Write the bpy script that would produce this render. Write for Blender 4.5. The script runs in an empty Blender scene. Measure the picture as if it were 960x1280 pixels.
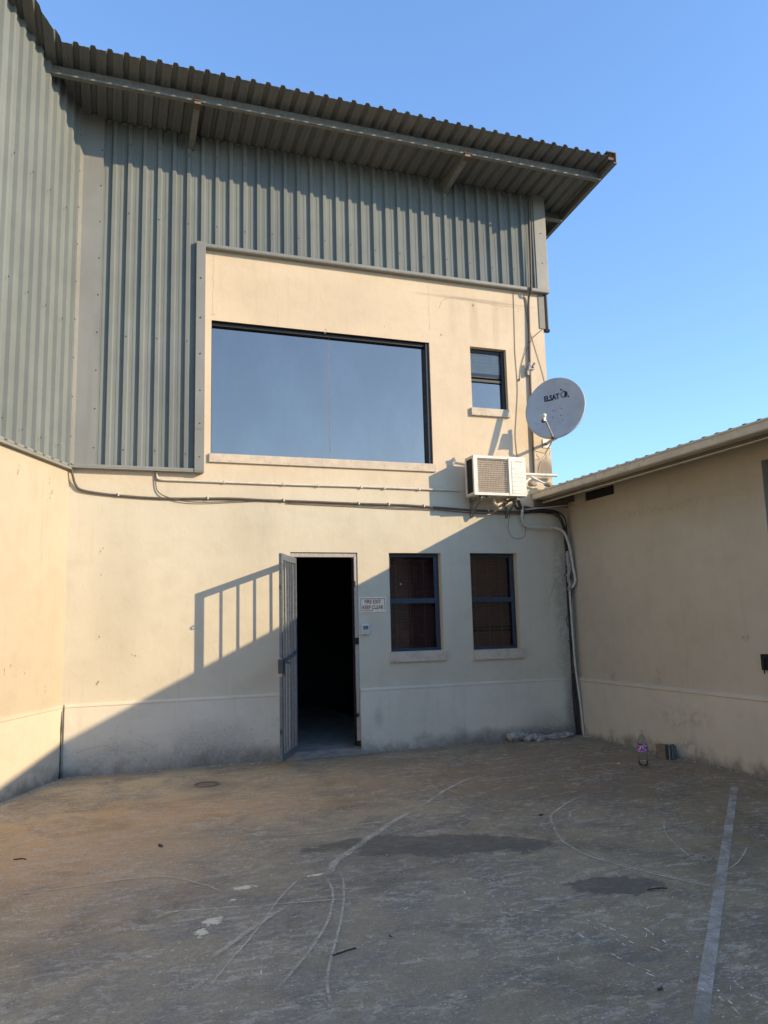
import bpy, bmesh, math, random
from mathutils import Vector, Matrix
from mathutils import noise as mnoise
R = math.radians
rnd = random.Random(7)
sc = bpy.context.scene
C = sc.collection

# ------------------------------------------------------------------ camera
def cam_axes(yaw, pitch, roll):
    cy, sy, cp, sp, cr, sr = math.cos(yaw), math.sin(yaw), math.cos(pitch), math.sin(pitch), math.cos(roll), math.sin(roll)
    F = Vector((sy*cp, cy*cp, sp)); r = Vector((cy, -sy, 0)); u = r.cross(F)
    return r*cr + u*sr, u*cr - r*sr, F
cr_, cu_, cF_ = cam_axes(R(19.58), R(8.05), R(-1.412))
cam = bpy.data.cameras.new('camera'); co = bpy.data.objects.new('camera', cam); C.objects.link(co)
co.matrix_world = Matrix(((cr_.x, cu_.x, -cF_.x, 0), (cr_.y, cu_.y, -cF_.y, 0), (cr_.z, cu_.z, -cF_.z, 1.55), (0, 0, 0, 1)))
cam.sensor_fit = 'VERTICAL'; cam.sensor_height = 24; cam.sensor_width = 18; cam.lens = 965/1280*24
cam.clip_start = 0.05; cam.clip_end = 2000
sc.camera = co

# ------------------------------------------------------------------ light
SUN = Vector((0.734, -0.587, 0.362)).normalized()          # towards the sun
elev = math.asin(SUN.z); azi = math.atan2(SUN.x, SUN.y)     # clockwise from +Y
w = bpy.data.worlds.new('World'); sc.world = w; w.use_nodes = True
nt = w.node_tree; nt.nodes.clear()
sky = nt.nodes.new('ShaderNodeTexSky'); sky.sky_type = 'NISHITA'; sky.sun_disc = False
sky.sun_elevation = elev; sky.sun_rotation = azi
sky.altitude = 200; sky.air_density = 1.1; sky.dust_density = 0.2; sky.ozone_density = 6.0
bg = nt.nodes.new('ShaderNodeBackground'); bg.inputs['Strength'].default_value = 0.15
wo = nt.nodes.new('ShaderNodeOutputWorld')
gm = nt.nodes.new('ShaderNodeGamma'); gm.inputs['Gamma'].default_value = 0.82; nt.links.new(sky.outputs[0], gm.inputs[0])
wb = nt.nodes.new('ShaderNodeMix'); wb.data_type = 'RGBA'; wb.blend_type = 'MULTIPLY'; wb.inputs['Factor'].default_value = 1; wb.inputs[7].default_value = (.95, .99, 1.07, 1)
nt.links.new(gm.outputs[0], wb.inputs[6]); nt.links.new(wb.outputs[2], bg.inputs[0]); nt.links.new(bg.outputs[0], wo.inputs[0])
sl = bpy.data.lights.new('sun', 'SUN'); sl.energy = 2.0; sl.angle = R(0.53); sl.color = (1.0, 0.79, 0.52)
so = bpy.data.objects.new('sun', sl); C.objects.link(so)
so.rotation_euler = (-SUN).to_track_quat('-Z', 'Y').to_euler(); so.location = (20, -20, 20)
sc.view_settings.view_transform = 'Standard'; sc.view_settings.look = 'None'
sc.view_settings.exposure = 1.45; sc.view_settings.gamma = 1

# ------------------------------------------------------------------ material builder
class G:
    def __init__(s, name):
        s.m = bpy.data.materials.new(name); s.m.use_nodes = True; s.t = s.m.node_tree; s.t.nodes.clear()
        s.out = s.n('ShaderNodeOutputMaterial'); s.b = s.n('ShaderNodeBsdfPrincipled')
        s.l(s.b.outputs[0], s.out.inputs[0]); s._pos = None
    def n(s, k): return s.t.nodes.new(k)
    def l(s, a, b): s.t.links.new(a, b)
    def put(s, sock, v):
        if isinstance(v, bpy.types.NodeSocket): s.l(v, sock)
        elif isinstance(v, (tuple, list)) and len(v) == 3 and sock.type == 'RGBA': sock.default_value = (*v, 1)
        else: sock.default_value = v
    @property
    def pos(s):
        if s._pos is None: s._pos = s.n('ShaderNodeNewGeometry').outputs['Position']
        return s._pos
    def local(s): return s.n('ShaderNodeTexCoord').outputs['Object']
    def sep(s, v=None):
        q = s.n('ShaderNodeSeparateXYZ'); s.put(q.inputs[0], v or s.pos); return q.outputs
    def math(s, op, a, b=0.0, c=None, clamp=False):
        q = s.n('ShaderNodeMath'); q.operation = op; q.use_clamp = clamp
        s.put(q.inputs[0], a); s.put(q.inputs[1], b)
        if c is not None: s.put(q.inputs[2], c)
        return q.outputs[0]
    def scale(s, v, sx, sy, sz):
        q = s.n('ShaderNodeVectorMath'); q.operation = 'MULTIPLY'; s.put(q.inputs[0], v); q.inputs[1].default_value = (sx, sy, sz); return q.outputs[0]
    def noise(s, scale, detail=4, rough=.55, v=None, dist=0, off=None):
        q = s.n('ShaderNodeTexNoise'); q.inputs['Scale'].default_value = scale; q.inputs['Detail'].default_value = detail
        q.inputs['Roughness'].default_value = rough; q.inputs['Distortion'].default_value = dist
        vv = v or s.pos
        if off:
            a = s.n('ShaderNodeVectorMath'); a.operation = 'ADD'; s.put(a.inputs[0], vv); a.inputs[1].default_value = off; vv = a.outputs[0]
        s.l(vv, q.inputs['Vector']); return q.outputs[0]
    def step(s, v, lo, hi, a=0.0, b=1.0, smooth=True):
        q = s.n('ShaderNodeMapRange'); q.interpolation_type = 'SMOOTHSTEP' if smooth else 'LINEAR'
        s.put(q.inputs[0], v); q.inputs[1].default_value = lo; q.inputs[2].default_value = hi
        q.inputs[3].default_value = a; q.inputs[4].default_value = b; return q.outputs[0]
    def mix(s, f, a, b, mode='MIX'):
        q = s.n('ShaderNodeMix'); q.data_type = 'RGBA'; q.blend_type = mode
        s.put(q.inputs['Factor'], f); s.put(q.inputs[6], a); s.put(q.inputs[7], b); return q.outputs[2]
    def mul(s, *a):
        r = a[0]
        for x in a[1:]: r = s.math('MULTIPLY', r, x)
        return r
    def blob(s, c, rad, nz, amp=.5, soft=.25, axes='xy', rot=0):
        # irregular patch: 1 inside, 0 outside; nz is a noise socket that frays its edge
        X = s.sep(); ia, ib = {'xy': (0, 1), 'xz': (0, 2), 'yz': (1, 2)}[axes]
        dx = s.math('SUBTRACT', X[ia], c[0]); dy = s.math('SUBTRACT', X[ib], c[1])
        ca, sa = math.cos(rot), math.sin(rot)
        u = s.math('ADD', s.math('MULTIPLY', dx, ca/rad[0]), s.math('MULTIPLY', dy, sa/rad[0]))
        v = s.math('ADD', s.math('MULTIPLY', dx, -sa/rad[1]), s.math('MULTIPLY', dy, ca/rad[1]))
        d = s.math('SQRT', s.math('ADD', s.math('MULTIPLY', u, u), s.math('MULTIPLY', v, v)))
        d = s.math('ADD', d, s.math('MULTIPLY', s.math('SUBTRACT', nz, .5), amp*2))
        return s.step(d, 1-soft, 1+soft, 1, 0)
    def set(s, col=None, rough=.7, metal=0, spec=.5, **k):
        if col is not None: s.put(s.b.inputs['Base Color'], col)
        s.put(s.b.inputs['Roughness'], rough); s.put(s.b.inputs['Metallic'], metal); s.put(s.b.inputs['Specular IOR Level'], spec)
        return s
    def bump(s, h, strength=.3, dist=.01):
        q = s.n('ShaderNodeBump'); q.inputs['Strength'].default_value = strength; q.inputs['Distance'].default_value = dist
        s.put(q.inputs['Height'], h); s.l(q.outputs[0], s.b.inputs['Normal'])
        return s

def plain(name, col, rough=.6, metal=0, var=.12, scale=14, bump=0.0, spec=.5, dirt=None):
    g = G(name); n = g.noise(scale, 5)
    a = tuple(c*(1-var) for c in col); b = tuple(min(1, c*(1+var)) for c in col)
    c = g.mix(g.step(n, .3, .7), a, b)
    if dirt:
        c = g.mix(g.mul(g.step(g.noise(scale*2.3, 6, .65, off=(3, 7, 1)), .52, .72), .6), c, dirt)
    g.set(c, g.step(n, .3, .7, rough-.07, rough+.07), metal, spec)
    if bump: g.bump(g.noise(scale*6, 5), bump, .004)
    return g.m

def plaster(name, base, upper=None, zsplit=3.2, dirt_h=.5, axis=0):
    """painted render; wear, blotches and dirt that belong to the surface"""
    g = G(name); X = g.sep()
    big = g.noise(.9, 3, .5); mid = g.noise(4.5, 5, .6, off=(5, 1, 2)); fine = g.noise(38, 5, .6)
    col = base
    if upper is not None:
        zz = g.math('ADD', X[2], g.math('MULTIPLY', g.math('SUBTRACT', big, .5), .5))
        col = g.mix(g.step(zz, zsplit-.35, zsplit+.35), base, upper)
    col = g.mix(g.step(big, .3, .72, 0, .5), col, g.mix(1.0, col, (.87, .86, .84), 'MULTIPLY'))
    col = g.mix(g.step(mid, .42, .75, 0, .35), col, g.mix(1.0, col, (.84, .82, .78), 'MULTIPLY'))
    # vertical streaks of run-off dirt
    st = g.noise(5.0, 4, .6, v=g.scale(g.pos, 3.0, 3.0, .22), off=(1, 9, 4))
    col = g.mix(g.step(st, .53, .78, 0, .20), col, g.mix(1.0, col, (.72, .70, .66), 'MULTIPLY'))
    # scuffs and chips
    sp = g.noise(16, 6, .7, off=(11, 2, 6)); low = g.step(X[2], .2, 2.6, 1, .25)
    col = g.mix(g.mul(g.step(sp, .68, .76), low, .4), col, (.24, .20, .16))
    tr_ = g.noise(1.7, 5, .55, v=g.scale(g.pos, 1, 1, 2.2), off=(6, 3, 1), dist=1.5)
    col = g.mix(g.step(tr_, .45, .62, 0, .16), col, g.mix(1.0, col, (.86, .87, .88), 'MULTIPLY'))
    # dirt rising from the ground
    zn = g.math('ADD', X[2], g.math('MULTIPLY', g.math('SUBTRACT', mid, .5), -.45))
    col = g.mix(g.step(zn, -.05, dirt_h, .75, 0), col, (.135, .115, .09))
    g.set(col, g.step(mid, .3, .7, .78, .92), 0, .25)
    h = g.math('ADD', g.math('MULTIPLY', fine, .25), g.math('MULTIPLY', g.noise(2.2, 3), 1.2))
    h = g.math('ADD', h, g.math('MULTIPLY', g.noise(7, 4, .6, v=g.scale(g.pos, 1, 1, .6), off=(4, 4, 4), dist=1.0), .9))
    g.bump(h, .28, .012)
    return g, col, X, (big, mid, fine, sp)

# --- walls
g, col, X, ns = plaster('cream_render_main', (.655, .59, .44), (.70, .57, .40), 3.25, .10)
# band of greyer dirty paint, streak marks below old fixings, black splash marks
for (cx, cz, rx, rz, a) in [(5.75, 1.7, .10, 1.3, .35)]:
    m_ = g.blob((cx, cz), (rx, rz), ns[3], .9, .6, 'xz'); col = g.mix(g.mul(m_, a, g.step(ns[3], .35, .6)), col, (.115, .11, .10))
for (cx, cz, rx, rz, a) in [(4.62, 5.6, .06, .3, .16), (4.95, 5.6, .05, .32, .14), (4.3, 5.62, .05, .28, .10), (1.6, 2.7, .3, .5, .12), (5.6, 3.57, .14, .13, .8), (5.2, 3.5, .2, .1, .6), (4.7, 5.90, .75, .025, .35), (2.3, 5.6, .9, .3, .06), (.1, 1.9, .25, .8, .12)]:
    m_ = g.blob((cx, cz), (rx, rz), ns[1], .6, .5, 'xz'); col = g.mix(g.mul(m_, a), col, (.20, .16, .12))
g.set(col, .85, 0, .25)
M_WALL = g.m
g, col, X, ns = plaster('cream_render_plinth', (.74, .675, .53), None, 3, .20)
col = g.mix(g.mul(g.step(g.noise(30, 5, .7, off=(8, 8, 2)), .60, .66), g.step(X[2], .05, .65, 1, .2), g.blob((1.2, .3), (1.4, .4), ns[1], .5, .8, 'xz'), .7), col, (.16, .15, .13))
for (cx, cz, rx, rz, a) in [(1.15, .2, .42, .22, .42), (1.3, .08, .7, .10, .45), (.1, .16, .5, .14, .40), (5.82, .35, .10, .5, .7), (5.0, .06, .9, .08, .6), (5.5, .15, .35, .16, .4), (3.1, .4, .05, .1, .3)]:
    m_ = g.blob((cx, cz), (rx, rz), ns[1], .8, .8, 'xz'); col = g.mix(g.mul(m_, a, g.step(g.noise(34, 6, .75, off=(3, 1, 8)), .30, .62, .45, 1)), col, (.12, .115, .10))
g.set(col, .85, 0, .25)
M_PLINTH = g.m
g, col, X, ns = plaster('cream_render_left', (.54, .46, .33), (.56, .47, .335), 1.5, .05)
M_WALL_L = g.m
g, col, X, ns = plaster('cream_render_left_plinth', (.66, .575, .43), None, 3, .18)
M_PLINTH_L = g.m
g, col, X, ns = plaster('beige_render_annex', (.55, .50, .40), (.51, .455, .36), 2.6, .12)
for (cy_, cz, ry, rz, a) in [(8.3, .8, .06, .12, .35), (7.45, .85, .05, .1, .4), (7.0, 2.75, 1.3, .05, .2), (6.1, 1.3, .05, .03, .8)]:
    m_ = g.blob((cy_, cz), (ry, rz), ns[3], 1.0, .5, 'yz'); col = g.mix(g.mul(m_, a, g.step(ns[3], .4, .62)), col, (.14, .12, .09))
g.set(col, .88, 0, .25)
M_ANNEX = g.m
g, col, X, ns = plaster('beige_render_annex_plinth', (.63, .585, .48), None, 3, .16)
for (cy_, cz, ry, rz, a) in [(7.15, .42, .30, .14, .3), (6.8, .45, .2, .1, .25), (7.0, .12, .2, .12, .4)]:
    m_ = g.blob((cy_, cz), (ry, rz), ns[3], 1.0, .5, 'yz'); col = g.mix(g.mul(m_, a, g.step(ns[3], .45, .62)), col, (.17, .15, .12))
g.set(col, .88, 0, .25)
M_ANNEX_P = g.m

# --- ground
g = G('worn_concrete'); X = g.sep()
n1 = g.noise(.55, 5, .6, dist=.6); n2 = g.noise(2.3, 6, .65, off=(4, 4, 0), dist=.8); n3 = g.noise(9, 6, .7, off=(1, 8, 0)); n4 = g.noise(60, 5, .7); n5 = g.noise(180, 3, .6)
nst = g.noise(3.2, 7, .72, v=g.scale(g.pos, .55, 1.7, 1), off=(7, 3, 0), dist=1.2)
col = g.mix(g.step(n1, .32, .68), (.35, .285, .165), (.50, .405, .24))
col = g.mix(g.step(n2, .38, .66, 0, .8), col, (.225, .198, .158))
col = g.mix(g.step(g.math('ADD', X[0], g.math('MULTIPLY', n2, 1.5)), 1.2, 3.4, 0, .55), col, g.mix(1.0, col, (.72, .68, .62), 'MULTIPLY'))
rust_and_bounce = g.math('MAXIMUM', g.math('MAXIMUM', g.blob((-.35, 6.0), (1.0, 1.2), n2, .9, .9), g.blob((.6, 6.9), (1.5, .55), n2, .9, .9)), g.mul(g.blob((2.4, 7.6), (1.6, .9), n2, .9, .9), .5))
col = g.mix(g.mul(rust_and_bounce, g.step(n3, .25, .7, .45, 1.0), .95), col, (.62, .385, .19))  # rust stains, tone raised to paint in bounce from the sunlit left walls
brown = g.blob((4.6, 7.3), (1.6, 1.8), n2, .8, .9)
col = g.mix(g.mul(brown, .5), col, (.205, .145, .105))
col = g.mix(g.mul(g.blob((1.0, 4.2), (1.9, 1.6), n2, .8, .9), .35), col, (.26, .24, .21))
# pale scuffed laitance
nf = g.noise(14, 7, .78, v=g.scale(g.pos, .8, 1.5, 1), off=(2, 9, 0), dist=.6)
pale = g.mul(g.step(nst, .49, .60), g.step(nf, .47, .55))
col = g.mix(g.mul(g.step(g.noise(1.3, 7, .7, off=(8, 8, 0), dist=1.0), .50, .66), .55), col, g.mix(1.0, col, (.62, .60, .58), 'MULTIPLY'))
col = g.mix(g.mul(pale, .5), col, (.60, .53, .38))
col = g.mix(g.mul(g.step(nf, .54, .60), g.step(n1, .35, .6, .25, 1), .65), col, (.50, .45, .37))
col = g.mix(g.mul(g.step(n3, .64, .74), g.step(n2, .45, .6), .5), col, (.50, .45, .38))
col = g.mix(g.step(n4, .35, .7, 0, .35), col, g.mix(1.0, col, (.62, .6, .58), 'MULTIPLY'))
ag = g.noise(95, 6, .85, off=(5, 0, 3)); ag2 = g.noise(38, 6, .8, off=(9, 0, 3))
col = g.mix(g.step(ag, .48, .56, 0, .45), col, g.mix(1.0, col, (1.55, 1.52, 1.5), 'MULTIPLY'))
col = g.mix(g.step(ag2, .50, .58, 0, .35), col, g.mix(1.0, col, (.60, .59, .58), 'MULTIPLY'))
fl = g.mul(g.step(g.noise(48, 3, .5, off=(4, 4, 4)), .64, .67), g.step(nst, .42, .55))
col = g.mix(g.mul(fl, .75), col, (.72, .64, .50))
wv = g.noise(7, 8, .85, v=g.scale(g.pos, 1.0, 2.6, 1), off=(0, 2, 7), dist=2.2)
col = g.mix(g.mul(g.step(wv, .54, .59), g.step(n2, .40, .62, .05, 1), .7), col, (.52, .47, .38))
# dark pits
col = g.mix(g.mul(g.step(g.noise(26, 4, .6, off=(2, 2, 9)), .70, .75), .6), col, (.05, .045, .04))
# dirt line along the walls
dw = g.math('SUBTRACT', 9.1, X[1]); da = g.math('SUBTRACT', 5.9, X[0])
dmin = g.math('ADD', g.math('MINIMUM', dw, da), g.math('MULTIPLY', g.math('SUBTRACT', n2, .5), .5))
col = g.mix(g.step(dmin, -.05, .42, .65, 0), col, (.19, .16, .12))
# damp patches
wet = g.math('MAXIMUM', g.blob((2.16, 5.22), (.80, .26), g.noise(4, 7, .75, off=(1, 1, 5)), 1.1, .10, rot=-.36), g.math('MAXIMUM', g.blob((2.81, 4.03), (.27, .15), g.noise(9, 7, .75, off=(1, 1, 5)), 1.0, .10, rot=-.3), g.mul(g.blob((1.75, 5.35), (.42, .2), n3, .5, .4, rot=-.3), .6)))
wet = g.math('MAXIMUM', wet, g.mul(g.blob((1.2, 4.9), (.8, .35), n3, .8, .6), .3))
col = g.mix(g.mul(wet, .72), col, (.095, .09, .075))
# mortar / paint splats
n3s = g.noise(34, 7, .75, off=(6, 6, 2))
spl = g.math('MAXIMUM', g.blob((.79, 4.88), (.06, .03), n3s, 2.6, .1), g.math('MAXIMUM', g.blob((.55, 4.42), (.05, .045), n3s, 2.8, .1), g.blob((.48, 4.29), (.03, .05), n3s, 2.8, .1)))
spl = g.math('MAXIMUM', spl, g.math('MAXIMUM', g.blob((.70, 4.70), (.02, .012), n3s, 1.4, .1), g.blob((1.25, 4.93), (.04, .02), n3s, 2.8, .1)))
col = g.mix(g.mul(spl, .95), col, (.80, .72, .50))
ro = g.math('SUBTRACT', g.step(n3, .3, .7, .72, .95), g.math('MULTIPLY', wet, .28))
g.set(col, ro, 0, .3)
h = g.math('ADD', g.math('MULTIPLY', n4, .5), g.math('ADD', g.math('MULTIPLY', n5, .25), g.math('MULTIPLY', n2, 1.5)))
g.bump(h, .5, .008)
M_GROUND = g.m

def worn_marking(name, colr, cover, sc_=30, edge=.06):
    g = G(name); n = g.noise(sc_, 6, .8); n2 = g.noise(3.0, 4, .6, off=(3, 3, 3))
    a = g.mul(g.step(n, .60-cover*.32, .72-cover*.32), g.step(g.noise(9, 5, .7, off=(1, 5, 2)), .36, .58, .25 if cover < .7 else .55, 1), g.step(n2, .30, .55, .35, 1))
    a = g.mul(a, cover)
    uvs = g.sep(g.n('ShaderNodeTexCoord').outputs['UV']); nn = g.noise(110, 5, .75, off=(7, 7, 7))
    ac = g.math('SUBTRACT', 1.0, g.math('ABSOLUTE', g.math('SUBTRACT', g.math('MULTIPLY', uvs[0], 2.0), 1.0)))
    en = g.math('SUBTRACT', 1.0, g.math('ABSOLUTE', g.math('SUBTRACT', g.math('MULTIPLY', uvs[1], 2.0), 1.0)))
    jit = g.math('MULTIPLY', g.math('SUBTRACT', nn, .5), 1.7 if edge > .05 else .5)
    a = g.mul(a, g.step(g.math('ADD', ac, jit), .0, .65 if edge > .05 else .12))
    if edge > .05: a = g.mul(a, g.step(en, 0, .35))
    g.set(g.mix(n, tuple(c*.8 for c in colr), colr), .85, 0, .2)
    tr = g.n('ShaderNodeBsdfTransparent'); mx = g.n('ShaderNodeMixShader')
    g.put(mx.inputs[0], a); g.l(tr.outputs[0], mx.inputs[1]); g.l(g.b.outputs[0], mx.inputs[2]); g.l(mx.outputs[0], g.out.inputs[0])
    return g.m
M_LINE = worn_marking('worn_white_line_paint', (.66, .62, .52), .80, 90, .02)
M_LINE2 = worn_marking('faded_white_line_paint', (.58, .55, .47), .75, 90, .02)
M_SCUFF = worn_marking('pale_tyre_scuff', (.76, .68, .52), .73, 75)
M_SCRATCH = worn_marking('pale_scratch', (.90, .83, .68), 1.0, 12)
M_JOINT = worn_marking('dirty_joint_line', (.05, .042, .035), .6, 12)

# --- metals and the rest
def sheet_metal(name, col, rough=.42, metal=0.0):
    g = G(name); n = g.noise(1.6, 4, .6); n2 = g.noise(14, 6, .65, off=(2, 5, 1)); st = g.noise(4, 5, .6, v=g.scale(g.pos, 3, 3, .15))
    c = g.mix(g.step(n, .3, .7), tuple(v*.92 for v in col), tuple(v*1.07 for v in col))
    c = g.mix(g.step(st, .5, .75, 0, .3), c, tuple(v*.72 for v in col))
    c = g.mix(g.mul(g.step(n2, .66, .76), .35), c, tuple(min(1, v*1.5) for v in col))
    oi = g.n('ShaderNodeObjectInfo'); c = g.mix(1.0, c, g.mix(oi.outputs['Random'], (.90, .91, .92), (1.10, 1.09, 1.07)), 'MULTIPLY')
    c = g.mix(g.mul(g.step(g.noise(60, 4, .7), .68, .74), .5), c, (.20, .15, .10))
    g.set(c, g.step(n2, .3, .7, rough-.06, rough+.1), metal, .12 if rough > .6 else .4)
    g.bump(g.math('ADD', g.noise(3.5, 3), g.math('MULTIPLY', g.noise(1.2, 2, .5, off=(3, 3, 3)), 2.0)), .30, .014)
    return g.m
M_CLAD = sheet_metal('grey_green_steel_cladding', (.190, .210, .198), .62, 0.0)
M_FLASH = sheet_metal('grey_steel_flashing', (.25, .25, .222), .45)
M_ROOF = sheet_metal('grey_steel_roofing', (.165, .168, .155), .55)
M_PURLIN = plain('galvanised_purlin', (.19, .185, .155), .6, 0, .2, 22, .2, dirt=(.13, .12, .10))
M_RUST = plain('rusted_steel', (.15, .085, .05), .85, 0, .4, 40)
M_DARKSTEEL = plain('dark_painted_steel', (.045, .05, .055), .5, 0, .2)
g = G('navy_window_frame'); n = g.noise(20, 5); g.set(g.mix(g.step(n, .35, .7), (.028, .042, .062), (.042, .060, .086)), .4, 0, .5); M_NAVY = g.m
M_BLACK = plain('black_window_frame', (.012, .012, .013), .45, 0, .2)
M_GATE = plain('slate_blue_gate_paint', (.13, .155, .175), .45, 0, .2, 25, .15, dirt=(.10, .09, .08))
M_DFRAME = plain('pale_steel_door_frame', (.42, .38, .34), .5, 0, .12, 30, dirt=(.16, .13, .11))
M_SILL = plain('cream_sill_paint', (.60, .50, .37), .8, 0, .1, 9, .15, dirt=(.35, .29, .22))
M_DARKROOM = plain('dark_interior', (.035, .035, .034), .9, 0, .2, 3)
M_FLOOR_IN = plain('dusty_interior_floor', (.26, .23, .19), .9, 0, .2, 7, .2)
M_BLIND = plain('maroon_blind_slats', (.22, .062, .045), .6, 0, .15, 9)
M_TAPE = plain('blind_ladder_tape', (.19, .10, .08), .8)
M_BLIND_W = plain('pale_blind_slats', (.70, .68, .62), .7, 0, .08)
M_WHITE = plain('weathered_white_plastic', (.66, .64, .58), .5, 0, .08, 12, dirt=(.40, .36, .28))
M_ACW = plain('cream_ac_casing', (.74, .70, .60), .42, 0, .06, 9, dirt=(.5, .44, .33))
M_COIL = plain('brown_ac_coil', (.26, .20, .145), .7, 0, .25, 30)
M_WIRE = plain('ac_grille_wire', (.62, .56, .45), .5)
M_CONDUIT = plain('white_conduit', (.62, .56, .47), .55, 0, .1, 20, dirt=(.35, .3, .22))
M_GREYPIPE = plain('grey_plastic_pipe', (.56, .54, .49), .5, 0, .1, 20, dirt=(.2, .18, .15))
M_CABLE = plain('black_cable', (.028, .026, .025), .6, 0, .2, 20)
M_CABLE_B = plain('brown_grey_cable', (.11, .085, .065), .6, 0, .2, 20)
M_FOIL = plain('torn_pipe_lagging', (.32, .31, .29), .5, 0, .4, 60)
M_DISH = plain('light_grey_dish_paint', (.47, .475, .46), .45, 0, .06, 5, dirt=(.36, .35, .32))
M_GALV = plain('galvanised_tube', (.45, .44, .40), .45, .3, .15, 30)
M_RED = plain('faded_red_print', (.38, .075, .05), .6)
M_PRINT = plain('dark_print', (.018, .018, .02), .5)
M_SIGN = plain('off_white_sign_plate', (.85, .76, .56), .5, 0, .06, 15)
M_SIGNRED = plain('brown_red_sign_print', (.30, .07, .04), .6, 0, .25, 60)
M_GUTTER = plain('beige_gutter_paint', (.60, .545, .43), .5, 0, .1, 6, dirt=(.30, .26, .19))
M_FASCIA = plain('dark_brown_fascia', (.12, .10, .075), .8, 0, .2, 8)
M_STONE = plain('broken_plaster_rubble', (.36, .34, .29), .95, 0, .35, 18, .5)
M_STICK = plain('dark_twig', (.075, .058, .042), .9)
M_CARD = plain('dusty_brown_card', (.20, .15, .105), .9, 0, .2, 20)
M_BLUEG = plain('grey_blue_tile_glaze', (.13, .165, .17), .35, 0, .35, 35)
M_CHIP = plain('bare_render_chip', (.34, .27, .19), .95, 0, .3, 50)
M_GAP = plain('black_gap_shade_and_fittings', (.02, .018, .015), .95)  # flat black: shade painted into gaps, also small black fittings

def glass_mat(name, tint, refl, film=(.5, .5, .5), rough=.01):
    g = G(name)
    gl = g.n('ShaderNodeBsdfGlossy'); gl.inputs['Color'].default_value = (*film, 1); gl.inputs['Roughness'].default_value = rough
    tr = g.n('ShaderNodeBsdfTransparent'); tr.inputs['Color'].default_value = (*tint, 1)
    fr = g.n('ShaderNodeFresnel'); fr.inputs['IOR'].default_value = 1.5
    f = g.math('ADD', g.math('MULTIPLY', fr.outputs[0], 1.0), refl, clamp=True)
    mx = g.n('ShaderNodeMixShader'); g.put(mx.inputs[0], f); g.l(tr.outputs[0], mx.inputs[1]); g.l(gl.outputs[0], mx.inputs[2])
    g.put(gl.inputs['Color'], g.mix(g.step(g.noise(2.2, 5, .65, v=g.scale(g.pos, 1, 1, .5)), .35, .75), film, tuple(min(1, c*1.10) for c in film)))
    g.put(gl.inputs['Roughness'], g.step(g.noise(5, 5, .7), .5, .8, rough, rough+.10))
    b = g.n('ShaderNodeBump'); b.inputs['Strength'].default_value = .08; b.inputs['Distance'].default_value = .01
    g.l(g.noise(.9, 2), b.inputs['Height']); g.l(b.outputs[0], gl.inputs['Normal'])
    g.l(mx.outputs[0], g.out.inputs[0]); return g.m
M_GLASS_BIG = glass_mat('reflective_tinted_glass', (.10, .11, .12), .50, (.60, .475, .385))
M_GLASS_LOW = glass_mat('clear_window_glass', (.88, .88, .88), .0, (.8, .8, .8))
M_GLASS_UPT = glass_mat('pale_window_glass_over_blind', (.95, .94, .92), .03, (.66, .55, .46))
M_GLASS_UP = glass_mat('pale_window_glass', (.75, .75, .75), .30, (.66, .55, .46))
g = G('clear_pet_plastic'); g.set((.95, .97, 1), .08, 0, .5); g.b.inputs['Transmission Weight'].default_value = 1; g.b.inputs['IOR'].default_value = 1.25
tr = g.n('ShaderNodeBsdfTransparent'); tr.inputs['Color'].default_value = (.93, .95, .96, 1); mx = g.n('ShaderNodeMixShader'); mx.inputs[0].default_value = .35
g.l(tr.outputs[0], mx.inputs[1]); g.l(g.b.outputs[0], mx.inputs[2]); g.l(mx.outputs[0], g.out.inputs[0]); M_PET = g.m
g = G('purple_pink_bottle_wrap'); n = g.noise(55, 2, .5); g.set(g.mix(g.step(n, .50, .56), (.22, .035, .26), (.72, .50, .66)), .4); M_WRAP = g.m

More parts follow.
